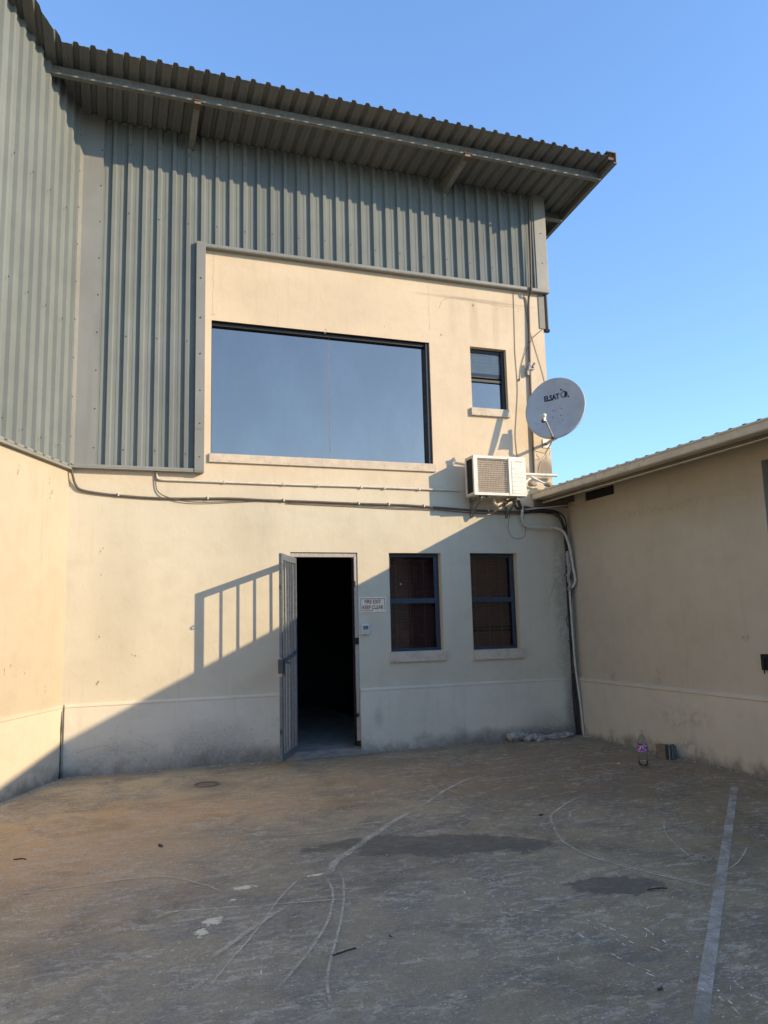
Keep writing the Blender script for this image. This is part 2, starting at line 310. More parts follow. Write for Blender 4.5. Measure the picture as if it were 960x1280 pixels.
# ------------------------------------------------------------------ mesh builder
class MB:
    def __init__(s): s.v = []; s.f = []; s.sm = []
    def add(s, vs, fs, smooth=False):
        o = len(s.v); s.v += [Vector(p) for p in vs]; s.f += [tuple(i+o for i in f) for f in fs]; s.sm += [smooth]*len(fs); return s
    def box(s, x0, x1, y0, y1, z0, z1, rot=None, piv=None, ch=0):
        if x0 > x1: x0, x1 = x1, x0
        if y0 > y1: y0, y1 = y1, y0
        if z0 > z1: z0, z1 = z1, z0
        if ch:
            bm = bmesh.new(); bmesh.ops.create_cube(bm, size=1)
            for v in bm.verts: v.co = Vector(((x0+x1)/2+v.co.x*(x1-x0), (y0+y1)/2+v.co.y*(y1-y0), (z0+z1)/2+v.co.z*(z1-z0)))
            bmesh.ops.bevel(bm, geom=bm.edges[:], offset=ch, segments=2, affect='EDGES', profile=.6)
            bm.verts.index_update(); vs = [v.co.copy() for v in bm.verts]; fs = [tuple(v.index for v in f.verts) for f in bm.faces]; bm.free()
        else:
            vs = [Vector(p) for p in [(x0, y0, z0), (x1, y0, z0), (x1, y1, z0), (x0, y1, z0), (x0, y0, z1), (x1, y0, z1), (x1, y1, z1), (x0, y1, z1)]]
            fs = [(0, 3, 2, 1), (4, 5, 6, 7), (0, 1, 5, 4), (1, 2, 6, 5), (2, 3, 7, 6), (3, 0, 4, 7)]
        if rot is not None:
            pv = Vector(piv) if piv is not None else Vector(((x0+x1)/2, (y0+y1)/2, (z0+z1)/2)); vs = [pv + rot @ (v-pv) for v in vs]
        return s.add(vs, fs)
    def beam(s, a, b, wd, ht, up=(0, 0, 1)):
        a = Vector(a); b = Vector(b); t = (b-a).normalized(); side = t.cross(Vector(up)).normalized(); u = side.cross(t)
        vs = [p + side*sx*wd/2 + u*sz*ht/2 for p in (a, b) for sx, sz in ((-1, -1), (1, -1), (1, 1), (-1, 1))]
        return s.add(vs, [(0, 3, 2, 1), (4, 5, 6, 7), (0, 1, 5, 4), (1, 2, 6, 5), (2, 3, 7, 6), (3, 0, 4, 7)])
    def tube(s, pts, r, n=10, smooth_path=0, cap=True, jitter=0):
        P = [Vector(p) for p in pts]
        if smooth_path: P = catmull(P, smooth_path)
        rs = r if isinstance(r, (list, tuple)) else [r]*len(P)
        vs = []; fs = []; ref = Vector((0, 0, 1)); t0 = (P[1]-P[0]).normalized()
        if abs(t0.z) > .9: ref = Vector((0, 1, 0))
        nrm = t0.cross(ref).normalized()
        for i, p in enumerate(P):
            t = (P[min(i+1, len(P)-1)] - P[max(i-1, 0)]).normalized()
            nrm = (nrm - t*nrm.dot(t)).normalized(); bi = t.cross(nrm)
            for k in range(n):
                a = 2*math.pi*k/n; rr = rs[i]*(1 + (rnd.uniform(-jitter, jitter) if jitter else 0))
                vs.append(p + (nrm*math.cos(a) + bi*math.sin(a))*rr)
        for i in range(len(P)-1):
            for k in range(n): fs.append((i*n+k, i*n+(k+1) % n, (i+1)*n+(k+1) % n, (i+1)*n+k))
        s.add(vs, fs, True)
        if cap:
            s.add([vs[k] for k in range(n)], [tuple(range(n))[::-1]]); s.add([vs[-n+k] for k in range(n)], [tuple(range(n))])
        return s
    def lathe(s, c, prof, n=20, ax=None):
        c = Vector(c); ax = (Vector(ax) if ax is not None else Vector((0, 0, 1))).normalized(); a = ax.orthogonal().normalized(); b = ax.cross(a); vs = []; fs = []
        for (r, z) in prof:
            for k in range(n): t = 2*math.pi*k/n; vs.append(c + ax*z + (a*math.cos(t)+b*math.sin(t))*r)
        for i in range(len(prof)-1):
            for k in range(n): fs.append((i*n+k, i*n+(k+1) % n, (i+1)*n+(k+1) % n, (i+1)*n+k))
        return s.add(vs, fs, True)
    def plate(s, o, eu, ev, en, us, vs_, holes, depth, skip=()):
        """face of a wall in the plane o+u*eu+v*ev, outward normal en, with rectangular holes (u0,u1,v0,v1) and reveals"""
        o = Vector(o); eu = Vector(eu); ev = Vector(ev); en = Vector(en)
        us = sorted(set(us) | {h[0] for h in holes} | {h[1] for h in holes}); vs_ = sorted(set(vs_) | {h[2] for h in holes} | {h[3] for h in holes})
        idx = {}; vv = []; ff = []
        def P(u, v, d=0):
            k = (round(u, 5), round(v, 5), d)
            if k not in idx: idx[k] = len(vv); vv.append(o + eu*u + ev*v - en*d)
            return idx[k]
        flip = eu.cross(ev).dot(en) < 0
        def F(*q): ff.append(tuple(q[::-1]) if flip else tuple(q))
        for i in range(len(us)-1):
            for j in range(len(vs_)-1):
                cu, cv = (us[i]+us[i+1])/2, (vs_[j]+vs_[j+1])/2
                if any(h[0] < cu < h[1] and h[2] < cv < h[3] for h in list(holes)+list(skip)): continue
                F(P(us[i], vs_[j]), P(us[i+1], vs_[j]), P(us[i+1], vs_[j+1]), P(us[i], vs_[j+1]))
        for (a, b, c_, d) in holes:
            F(P(a, c_), P(a, d), P(a, d, depth), P(a, c_, depth)); F(P(b, d), P(b, c_), P(b, c_, depth), P(b, d, depth))
            F(P(a, d), P(b, d), P(b, d, depth), P(a, d, depth)); F(P(b, c_), P(a, c_), P(a, c_, depth), P(b, c_, depth))
        return s.add(vv, ff)

def catmull(P, n):
    out = []
    Q = [P[0]*2-P[1]] + P + [P[-1]*2-P[-2]]
    for i in range(1, len(Q)-2):
        a, b, c, d = Q[i-1], Q[i], Q[i+1], Q[i+2]
        for k in range(n):
            t = k/n; out.append(.5*((2*b) + (c-a)*t + (2*a-5*b+4*c-d)*t*t + (3*b-a-3*c+d)*t**3))
    out.append(P[-1]); return out

wloc = {}
def obj(name, mb, mat, parent=None, loc=None, label=None, kind=None):
    """links mb as one mesh; vertices are given in world space unless they come as mesh data (then loc is world)"""
    if isinstance(mb, MB):
        L = Vector(loc) if loc is not None else Vector(wloc.get(parent.name, (0, 0, 0)) if parent else (0, 0, 0))
        me = bpy.data.meshes.new(name); me.from_pydata([v-L for v in mb.v], [], mb.f); me.polygons.foreach_set('use_smooth', mb.sm); me.update()
    else: me = mb; L = Vector(loc)
    if mat and not me.materials: me.materials.append(mat)
    o = bpy.data.objects.new(name, me); C.objects.link(o)
    PL = Vector(wloc.get(parent.name, (0, 0, 0))) if parent else Vector((0, 0, 0))
    if parent: o.parent = parent
    o.location = L - PL; wloc[o.name] = tuple(L)
    if label: o['label'] = label
    if kind: o['kind'] = kind
    return o
def thing(name, label, cat, loc=(0, 0, 0), group=None):
    o = bpy.data.objects.new(name, None); C.objects.link(o); o.location = loc; o.empty_display_size = .2; wloc[o.name] = tuple(loc)
    o['label'] = label; o['category'] = cat
    if group: o['group'] = group
    return o
def tag(o, label, cat, group=None):
    o['label'] = label; o['category'] = cat
    if group: o['group'] = group
    return o
def text_mesh(body, size, width=None, ext=.0006, spacing=1.0, bold=0.0):
    cu = bpy.data.curves.new('txt', 'FONT'); cu.body = body; cu.size = size; cu.extrude = ext; cu.align_x = 'CENTER'; cu.align_y = 'CENTER'; cu.space_character = spacing; cu.offset = bold; cu.resolution_u = 4
    t = bpy.data.objects.new('txt', cu); C.objects.link(t); dg = bpy.context.evaluated_depsgraph_get(); me = bpy.data.meshes.new_from_object(t.evaluated_get(dg))
    vs = [v.co.copy() for v in me.vertices]; fs = [tuple(p.vertices) for p in me.polygons]
    bpy.data.objects.remove(t); bpy.data.curves.remove(cu); bpy.data.meshes.remove(me)
    if width:
        x0 = min(v.x for v in vs); x1 = max(v.x for v in vs); k = width/(x1-x0); xm = (x0+x1)/2
        for v in vs: v.x = (v.x-xm)*k
    return vs, fs

YW = 9.108            # face of the main wall
XL = -0.46            # inner left corner
XE = 5.72             # right edge of the tall building
XA = 5.92             # face of the annex wall
dL = Vector((-.415, -.91, 0)).normalized()    # along the left wall, towards the camera
nL = Vector((-dL.y, dL.x, 0)); nL = nL if nL.x > 0 else -nL
OL = Vector((XL, YW, 0))

# ------------------------------------------------------------------ ground
mb = MB(); S = 400
mb.add([(-S, -S, 0), (S, -S, 0), (S, S, 0), (-S, S, 0)], [(0, 1, 2, 3)])
ground = obj('ground', mb, M_GROUND, kind='structure')

# ------------------------------------------------------------------ the tall building
B = thing('warehouse_building', 'tall two-storey cream building with grey ribbed steel cladding, big reflective window and open doorway', 'building', (2.6, YW, 0))
BIG = (1.08, 3.94, 3.565, 5.22); W1 = (3.29, 4.0, 1.17, 2.40); W2 = (4.415, 5.1, 1.155, 2.405); WU = (4.54, 5.09, 4.365, 5.23); DOOR = (2.03, 2.875, .04, 2.40)
mb = MB()
mb.plate((0, YW, 0), (1, 0, 0), (0, 0, 1), (0, -1, 0), [XL, XE, 6.2], [-.2, 3.33, 7.6], [BIG, W1, W2, WU, DOOR], .2, skip=[(XE, 6.3, 3.33, 8)])
mb.box(XE-.2, XE-.004, YW+.2, 16, 3.33, 7.5)
mb.box(XE-.004, XE, YW+.001, 16, 3.33, 7.45)
obj('wall', mb, M_WALL, B)
mb = MB()
for a, b in ((XL+.03, DOOR[0]-.003), (DOOR[1]+.003, 5.9)):
    y = YW-.022
    mb.add([(a, y, -.1), (b, y, -.1), (b, y, .715), (a, y, .715), (a, YW+.01, .755), (b, YW+.01, .755), (a, YW+.01, -.1), (b, YW+.01, -.1), (a, y-.006, .722), (b, y-.006, .722), (a, y-.004, .742), (b, y-.004, .742)],
           [(0, 1, 2, 3), (3, 2, 9, 8), (8, 9, 11, 10), (10, 11, 5, 4), (0, 3, 8, 10, 4, 6), (1, 7, 5, 11, 9, 2)])
obj('plinth', mb, M_PLINTH, B)
# left wall, at an angle
LL = 14.0
mb = MB(); mb.plate(OL, dL, (0, 0, 1), nL, [0, LL], [-.2, 7.6], [], .1)
obj('wall', mb, M_WALL_L, B)
mb = MB(); a0 = OL + dL*.024 + nL*.022; a1 = OL + dL*LL + nL*.022
for (p, q) in ((a0, a1),):
    z = Vector((0, 0, 1)); out = nL*.006
    mb.add([p-z*.1, q-z*.1, q+z*.715, p+z*.715, p-nL*.03+z*.755, q-nL*.03+z*.755, p-nL*.03-z*.1, q-nL*.03-z*.1, p+out+z*.722, q+out+z*.722, p+out+z*.742, q+out+z*.742],
           [(3, 2, 1, 0), (8, 9, 2, 3), (10, 11, 9, 8), (4, 5, 11, 10), (6, 4, 10, 8, 3, 0), (2, 9, 11, 5, 7, 1)])
obj('plinth', mb, M_PLINTH_L, B)
# broken dark joint in the corner
mb = MB(); zs = [0, .06, .15, .25, .34, .42, .5, .58, .64, .69]; L_ = []; R_ = []
for i, z in enumerate(zs):
    wdt = [.03, .012, .018, .010, .016, .012, .02, .014, .008, .004][i]
    L_.append(OL + dL*(.045+wdt*.8) + nL*.027 + Vector((0, 0, z))); R_.append(OL + dL*(.045-wdt*.5) + nL*.027 + Vector((0, 0, z)))
for i in range(len(zs)-1): mb.add([L_[i], R_[i], R_[i+1], L_[i+1]], [(0, 1, 2, 3)])
obj('corner_gap', mb, M_GAP, B)

# --- interior (seen through door and panes)
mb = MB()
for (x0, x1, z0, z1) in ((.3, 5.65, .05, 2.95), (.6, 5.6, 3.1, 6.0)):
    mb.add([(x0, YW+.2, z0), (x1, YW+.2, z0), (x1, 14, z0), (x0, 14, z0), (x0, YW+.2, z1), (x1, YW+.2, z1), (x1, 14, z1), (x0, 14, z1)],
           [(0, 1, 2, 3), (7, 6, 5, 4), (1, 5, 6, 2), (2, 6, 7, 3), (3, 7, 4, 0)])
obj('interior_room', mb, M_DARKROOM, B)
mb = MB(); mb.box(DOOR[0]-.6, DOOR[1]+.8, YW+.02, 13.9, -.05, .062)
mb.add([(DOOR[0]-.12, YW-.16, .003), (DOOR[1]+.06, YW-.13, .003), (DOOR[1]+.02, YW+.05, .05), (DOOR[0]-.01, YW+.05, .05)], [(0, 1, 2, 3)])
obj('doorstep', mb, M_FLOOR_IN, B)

# --- cladding
PITCH = .1715; NP = 4
def ibr(x0, npit, flip=1):
    """IBR profile points (x, h)"""
    pts = []
    for i in range(npit):
        b = x0 + i*PITCH
        pts += [(b, 0), (b+.034, 0), (b+.037, .003), (b+.058, .003), (b+.061, 0), (b+.098, 0), (b+.1145, .036), (b+.154, .036)]
    pts.append((x0+npit*PITCH, 0)); return pts
def sheet_mesh(name, npit, ln, mat, clip=None):
    """sheet in local space: x across, y out of the face (height), z along; thickness 2 mm"""
    pr = ibr(0, npit)
    if clip: pr = [p for p in pr if p[0] <= clip]
    mb = MB(); n = len(pr); vs = []
    for (dz) in (0, ln):
        for off in (0, .002):
            for (x, h) in pr: vs.append((x, -(h+off), dz))
    fs = []
    for i in range(n-1):
        fs.append((n+i, n+i+1, 3*n+i+1, 3*n+i)); fs.append((i+1, i, 2*n+i, 2*n+i+1))
        fs.append((i, i+1, n+i+1, n+i)); fs.append((2*n+i+1, 2*n+i, 3*n+i, 3*n+i+1))
    fs += [(0, n, 3*n, 2*n), (n-1, 3*n-1, 4*n-1, 2*n-1)]
    mb.add(vs, fs); me = bpy.data.meshes.new(name); me.from_pydata(mb.v, [], mb.f); me.update(); me.materials.append(mat); return me
def lay(me, parent, loc, rz=0, name='cladding_sheet'):
    o = obj(name, me, None, parent, loc); o.rotation_euler = (0, 0, rz); return o
zb, zt = 6.14, 7.56
YC = YW-.03
SW = PITCH*NP
m_long = sheet_mesh('cladding_sheet_long', NP, 7.56-3.345, M_CLAD); m_long2 = sheet_mesh('cladding_sheet_long_narrow', 3, 7.56-3.345, M_CLAD, clip=.42)
m_short = sheet_mesh('cladding_sheet_short', NP, zt-zb, M_CLAD)
m_left = sheet_mesh('cladding_sheet_left', NP, 7.72-3.33, M_CLAD)
x = -.205; lay(m_long, B, (x, YC, 3.345)); x += SW; lay(m_long2, B, (x, YC-.0005, 3.345)); xs = x + 3*PITCH
xx = xs - PITCH*1
m_stub = sheet_mesh('cladding_sheet_stub', NP, zt-zb, M_CLAD)
x = x + .42 - .42 + 2*PITCH + .0   # continue above the plaster panel
while x < 5.6:
    npit = NP if x + SW < 5.64 else max(1, int((5.66-x)/PITCH))
    lay(m_short if npit == NP else sheet_mesh('cladding_sheet_end', npit, zt-zb, M_CLAD), B, (x, YC-.001, zb)); x += npit*PITCH
# left wall sheets
angL = math.atan2((-dL).y, (-dL).x)
k = 0; s0 = .10
while s0 + k*SW < LL-1:
    p = OL + dL*(s0+(k+1)*SW) + nL*.03
    o = lay(m_left, B, (p.x, p.y, 3.33), angL); k += 1
# flashings
def flash(a, b, c, mat=M_FLASH, name='flashing'):
    pass
mb = MB(); y = YC-.004      # wide corner flashing, both legs
mb.box(XL+.03, -.195, y-.042, y+.02, 3.35, 7.6)
p0 = OL + nL*.072; ang = Matrix.Rotation(angL, 3, 'Z')
def leg(s_a, s_b, t, z0, z1, off=.03):
    a = OL + dL*s_b + nL*off; b = OL + dL*s_a + nL*off
    mb.add([a, b, b+nL*t, a+nL*t] and [a+Vector((0, 0, z0)), b+Vector((0, 0, z0)), b+nL*t+Vector((0, 0, z0)), a+nL*t+Vector((0, 0, z0)), a+Vector((0, 0, z1)), b+Vector((0, 0, z1)), b+nL*t+Vector((0, 0, z1)), a+nL*t+Vector((0, 0, z1))],
           [(0, 1, 2, 3), (7, 6, 5, 4), (0, 4, 5, 1), (1, 5, 6, 2), (2, 6, 7, 3), (3, 7, 4, 0)])
leg(.0, .145, .043, 3.35, 7.65)
obj('corner_flashing', mb, M_FLASH, B)
mb = MB(); mb.box(.885, .995, YC-.062, YW-.002, 3.315, 6.17, ch=.003); obj('edge_flashing', mb, M_FLASH, B)
mb = MB(); mb.box(.886, .994, YC-.067, YC-.063, 3.33, 3.80); mb.box(.886, .994, YC-.067, YC-.063, 3.83, 4.6); obj('edge_flashing', mb, M_FLASH, B)
mb = MB(); mb.box(XL+.02, .884, YC-.055, YW-.002, 3.318, 3.343); mb.box(XL+.02, .884, YC-.058, YC-.052, 3.335, 3.36); obj('drip_flashing', mb, M_FLASH, B)
mb = MB(); mb.box(.996, 5.79, YC-.052, YW-.002, 6.112, 6.138); mb.box(.996, 5.79, YC-.056, YC-.05, 6.12, 6.155); obj('drip_flashing', mb, M_FLASH, B)
mb = MB(); leg(.04, LL, .055, 3.295, 3.325, -.002); leg(.04, LL, .006, 3.32, 3.345, .05); obj('drip_flashing', mb, M_FLASH, B)
mb = MB(); mb.box(5.60, 5.79, YC-.05, YW+.0, 6.157, 7.6, ch=.004); mb.box(5.741, 5.795, YW, YW+.35, 6.157, 7.6); obj('corner_flashing', mb, M_FLASH, B)
mb = MB(); mb.box(5.79, 5.803, YW+.02, 16, 5.6, 7.5); mb.box(5.786, 5.806, YW+.01, YW+.03, 5.58, 6.11)
obj('side_cladding_edge', mb, M_CLAD, B)
mb = MB(); mb.box(5.645, 5.735, YW-.012, YW-.002, 5.60, 6.10); obj('notch_shade_plate', mb, M_PURLIN, B)  # grey plate painting the shaded surface in the wall corner notch
mb = MB(); mb.box(5.736, 5.789, YW+.004, YW+.2, 5.60, 6.11); mb.box(5.73, 5.80, YW-.02, YW+.03, 5.56, 5.60); obj('recess_shade_block', mb, M_GAP, B)  # solid black blocks painting the dark gap beside the side cladding
# screws
mb = MB()
def screw(p, n):
    n = Vector(n); mb.lathe(Vector(p)-n*.002, [(.0095, 0), (.0095, .004), (.006, .007), (0, .008)], 6, n)
for i in range(9):
    z = 3.55+i*.45; screw((-.215, YC-.046, z), (0, -1, 0)); pp = OL + dL*.135 + nL*.073; screw((pp.x, pp.y, z+.1), nL)
for z in (3.5, 3.9, 4.3, 4.75, 5.2, 5.7): screw((.94, YC-.067, z), (0, -1, 0))
for i in range(1, 34):
    for z in (3.55, 4.9, 6.4, 7.3):
        X_ = -.205+.134+(i-1)*PITCH
        if z < 6 and X_ > .85: continue
        if X_ > 5.58 or i % 2: continue
        screw((X_, YC-.038, z + rnd.uniform(-.02, .02)), (0, -1, 0))
for k in range(1, 60):
    for z in (3.5, 4.9, 6.2):
        pp = OL + dL*(.10+k*PITCH*2-.045) + nL*.067
        screw((pp.x, pp.y, z + rnd.uniform(-.02, .02)), nL)
screw((5.7, YC-.05, 6.55), (0, -1, 0)); screw((5.7, YC-.05, 7.0), (0, -1, 0))
o = obj('cladding_screws', mb, M_DARKSTEEL, B, kind='stuff')

# --- roof: one plane, ribs along y, front edge straight then skewed along the left wall
def rz_(y): return 7.675 + .10*(8.02-y)
def yedge(x): return 8.02 if x > -.62 else 8.02 - (-.62-x)*1.95
XV = 6.27; x = XV - .03; cols = []
M_sh = {}
while x > -5.2:
    x0 = x - SW
    pr = ibr(0, NP); mb = MB(); vs = []; n = len(pr)
    for far in (0, 1):
        for off in (0, .002):
            for (px, h) in pr:
                wx = x0+px; y = 16.0 if far else yedge(wx)
                vs.append((wx, y, rz_(y)+h+off))
    fs = []
    for i in range(n-1):
        fs.append((n+i, n+i+1, 3*n+i+1, 3*n+i)); fs.append((i+1, i, 2*n+i, 2*n+i+1)); fs.append((i, i+1, n+i+1, n+i)); fs.append((2*n+i+1, 2*n+i, 3*n+i, 3*n+i+1))
    fs += [(0, n, 3*n, 2*n), (n-1, 3*n-1, 4*n-1, 2*n-1)]
    mb.add(vs, fs); obj('roof_sheet', mb, M_ROOF, B); x = x0
# purlins
def purlin(x0, x1, y, drop=0, mat=M_PURLIN):
    mb = MB(); zt_ = rz_(y)-.004-drop; h = .135
    mb.box(x0, x1, y, y+.003, zt_-h, zt_); mb.box(x0, x1, y-.055, y, zt_-h-.001, zt_-h+.003); mb.box(x0, x1, y+.003, y+.055, zt_-.003, zt_); mb.box(x0, x1, y-.057, y-.054, zt_-h, zt_-h+.02)
    return obj('purlin', mb, mat, B)
purlin(-.82, XV-.02, 8.36); purlin(5.8, XV-.03, 9.33); purlin(5.8, XV-.03, 9.75); purlin(5.8, XV-.03, 11.2)
# rafter brackets
for bx in (.81, 4.22):
    mb = MB(); y0, y1 = YC-.03, 8.30
    a = (7.37, 7.50); 
    mb.add([(bx-.035, y0, 7.37), (bx+.035, y0, 7.37), (bx+.035, y0, rz_(y0)-.01), (bx-.035, y0, rz_(y0)-.01), (bx-.035, y1, 7.475), (bx+.035, y1, 7.475), (bx+.035, y1, rz_(y1)-.145), (bx-.035, y1, rz_(y1)-.145)],
           [(0, 3, 2, 1), (4, 5, 6, 7), (0, 1, 5, 4), (1, 2, 6, 5), (2, 3, 7, 6), (3, 0, 4, 7)])
    br = obj('roof_bracket', mb, M_PURLIN, B)
    mb = MB(); mb.box(bx-.045, bx+.03, 8.287, 8.301, 7.50, 7.55, ch=.002); mb.box(bx-.03, bx+.05, 8.29, 8.40, 7.460, 7.468); obj('bracket_plate', mb, M_RUST, br)
# verge
mb = MB()
def slab(x0, x1, za, zb_, y0=7.99, y1=16):
    mb.add([(x0, y0, rz_(y0)+za), (x1, y0, rz_(y0)+za), (x1, y0, rz_(y0)+zb_), (x0, y0, rz_(y0)+zb_), (x0, y1, rz_(y1)+za), (x1, y1, rz_(y1)+za), (x1, y1, rz_(y1)+zb_), (x0, y1, rz_(y1)+zb_)],
           [(0, 1, 2, 3), (7, 6, 5, 4), (0, 4, 5, 1), (1, 5, 6, 2), (2, 6, 7, 3), (3, 7, 4, 0)])
slab(XV+.01, XV+.025, -.11, .052); slab(XV-.13, XV+.011, .040, .052); slab(XV-.03, XV+.009, -.11, -.10)
obj('verge_flashing', mb, M_ROOF, B)
mb = MB(); mb.box(XV-.10, XV-.01, 8.01, 8.03, rz_(8.02)-.055, rz_(8.02)-.02); obj('rusty_clip', mb, M_RUST, B)

# --- windows
def pane_mb(x0, x1, z0, z1, y, n=1): 
    m = MB(); m.box(x0, x1, y, y+.006, z0, z1); return m
# big shopfront window
x0, x1, z0, z1 = BIG
mb = MB(); yf = YW+.055; fw = .045
mb.box(x0, x0+.012, yf, yf+.09, z0, z1); mb.box(x1-fw, x1, yf-.03, yf+.09, z0, z1); mb.box(x0+.012, x1-fw, yf, yf+.09, z1-fw, z1); mb.box(x0+.012, x1-fw, yf+.03, yf+.09, z0, z0+.014)
mb.box(x0, x1, YW+.012, yf, z1-.004, z1-.001)
wb = obj('window', mb, M_BLACK, B, label='wide black-framed window of two reflective panes')
xm = 2.575
obj('pane', pane_mb(x0+.012, xm-.003, z0+.014, z1-fw, yf+.05), M_GLASS_BIG, wb); obj('pane', pane_mb(xm+.003, x1-fw, z0+.014, z1-fw, yf+.0502), M_GLASS_BIG, wb)
mb = MB(); mb.box(xm-.004, xm+.004, yf+.0475, yf+.056, z0+.014, z1-fw); obj('pane_joint', mb, M_PURLIN, wb)
mb = MB(); mb.box(x0-.02, x1+.03, YW-.03, YW+.19, z0-.105, z0-.001, ch=.004); obj('sill', mb, M_SILL, wb)
# lower windows
def low_window(W, ztr, label, blind_gap=0):
    x0, x1, z0, z1 = W; yf = YW+.09; mb = MB(); f = .045
    mb.box(x0+.002, x0+f, yf, yf+.05, z0+.002, z1-.002, ch=.003); mb.box(x1-f, x1-.002, yf, yf+.05, z0+.002, z1-.002, ch=.003)
    mb.box(x0+f, x1-f, yf+.001, yf+.049, z1-f, z1-.003); mb.box(x0+f, x1-f, yf+.001, yf+.049, z0+.003, z0+.035); mb.box(x0+f, x1-f, yf+.001, yf+.049, ztr-.03, ztr+.03)
    # opening sash, proud of the frame
    mb.box(x0+f-.01, x1-f+.012, yf-.014, yf+.0, ztr-.035, ztr+.028); mb.box(x1-f-.028, x1-f+.012, yf-.014, yf+.0, ztr+.028, z1-.05); mb.box(x1-f-.02, x1-f+.012, yf-.010, yf+.0, z0+.035, ztr-.035); 
    wn = obj('window', mb, M_NAVY, B, label=label)
    obj('pane', pane_mb(x0+f, x1-f, ztr+.03, z1-f, yf+.022), M_GLASS_LOW, wn); obj('pane', pane_mb(x0+f, x1-f, z0+.035, ztr-.03, yf+.022), M_GLASS_LOW, wn)
    mb = MB(); z = z1-.03; i = 0
    rt = Matrix.Rotation(R(50), 3, 'X')
    while z > z0+.02:
        dz = rnd.uniform(-.0015, .0015)
        mb.box(x0+.02, x1-.02, yf+.078, yf+.102, z-.0006+dz, z+.0006+dz, rot=rt, piv=((x0+x1)/2, yf+.09, z)); z -= .026; i += 1
        if blind_gap and abs(z-blind_gap) < .03: z -= .022
    obj('blind_slats', mb, M_BLIND, wn, kind='stuff')
    mb = MB()
    for t in (.2, .47, .74): mb.box(x0+(x1-x0)*t-.006, x0+(x1-x0)*t+.006, yf+.068, yf+.0695, z0+.03, z1-.04)
    obj('blind_tape', mb, M_TAPE, wn)
    mb = MB(); mb.box(x0-.015, x1+.025, YW-.035, YW+.12, z0-.125, z0-.001, ch=.004); obj('sill', mb, M_SILL, wn)
    mb = MB(); mb.tube([(x1-f-.01, yf-.02, z0+.05), (x1-f-.012, yf-.028, z0+.11), (x1-f-.01, yf-.018, z0+.15)], .005, 6, 3); obj('stay_handle', mb, M_DARKSTEEL, wn)
    return wn
low_window(W1, 1.80, 'tall navy window with maroon blinds nearest the doorway')
low_window(W2, 1.80, 'tall navy window with maroon blinds nearest the annex', 1.42)
# small upper window
x0, x1, z0, z1 = WU; yf = YW+.08; mb = MB(); f = .035
mb.box(x0+.002, x0+.014, yf, yf+.05, z0+.002, z1-.002); mb.box(x1-.05, x1-.002, yf-.02, yf+.05, z0+.002, z1-.002, ch=.003); mb.box(x0+.014, x1-.05, yf, yf+.05, z1-.05, z1-.002)
mb.box(x0+.014, x1-.05, yf, yf+.05, z0+.002, z0+.02); mb.box(x0+.014, x1-.05, yf-.01, yf+.05, 4.765, 4.80); mb.box(x0+.014, x1-.05, yf+.005, yf+.045, 4.83, 4.842)
wu = obj('window', mb, M_BLACK, B, label='small black-framed upper window')
obj('pane', pane_mb(x0+.014, x1-.05, 4.842, z1-.05, yf+.02), M_GLASS_UPT, wu); obj('pane', pane_mb(x0+.014, x1-.05, z0+.02, 4.765, yf+.02), M_GLASS_UP, wu); 
mb = MB(); z = z1-.08
while z > 4.86: mb.box(x0+.014, x1-.05, yf+.030, yf+.036, z, z+.045, rot=Matrix.Rotation(R(12), 3, 'X')); z -= .05
obj('blind_slats', mb, M_BLIND_W, wu, kind='stuff')
mb = MB(); mb.box(x0-.03, x1+.01, YW-.04, YW+.1, z0-.105, z0-.001, ch=.004); obj('sill', mb, M_SILL, wu)

# --- door frame and security gate
x0, x1, z0, z1 = DOOR; mb = MB(); yf = YW+.012
mb.box(x0+.002, x0+.05, yf, yf+.12, .04, z1-.012, ch=.003); mb.box(x1-.042, x1-.002, yf, yf+.12, .75, z1-.012, ch=.003); mb.box(x0+.05, x1-.042, yf+.001, yf+.119, z1-.055, z1-.012)
mb.box(x1-.036, x1-.004, yf+.01, yf+.12, .062, .75)
df = obj('door_frame', mb, M_DFRAME, B)
mb = MB(); mb.box(x1-.050, x1-.0425, yf+.02, yf+.09, .08, z1-.07); mb.box(x1-.06, x1-.0, yf-.012, yf-.001, 1.28, 1.36); mb.box(x1-.045, x1-.005, yf-.02, yf-.001, .075, .14); mb.box(x1-.055, x1-.03, yf-.014, yf-.001, 1.98, 2.05); mb.box(x1-.05, x1-.02, yf-.014, yf-.001, .42, .46)
obj('strike_strip', mb, M_GAP, df)
H = Vector((2.085, YW-.025, 0)); E = Vector((1.765, 8.43, 0)); gd = (E-H).normalized(); GW = (E-H).length; gn = Vector((-gd.y, gd.x, 0))
zb0, zt0 = .085, 2.325
def gp(s, z, d=0): return H + gd*s + gn*d + Vector((0, 0, z))
def gbeam(mb, s0, z0, s1, z1, wd, dp=.03):
    mb.beam(gp(s0, z0), gp(s1, z1), wd, dp, up=tuple(gn))
mb = MB(); st = .042
gbeam(mb, st/2, zb0, st/2, zt0, st); 
gbeam(mb, GW-st*.75, 1.18, GW-st*.75, zt0, st*1.5); gbeam(mb, GW-st*.75, zb0, GW-st*.75, .98, st*1.5)
for (za, zc, ww) in ((zb0+.035, zb0+.035, .07), (zt0-.035, zt0-.035, .07), (1.215, 1.13, .05)):
    mb.beam(gp(st, za), gp(GW-st*1.5 + (.03 if za == 1.215 else 0), zc if za == 1.215 else za), .029, ww, up=(0, 0, 1))
mb.beam(gp(GW-.11, .98), gp(GW-.11, 1.18), .03, .03, up=tuple(gn))
gate = obj('security_gate', mb, M_GATE, B, label='slate blue barred security gate swung open')
nb = 4
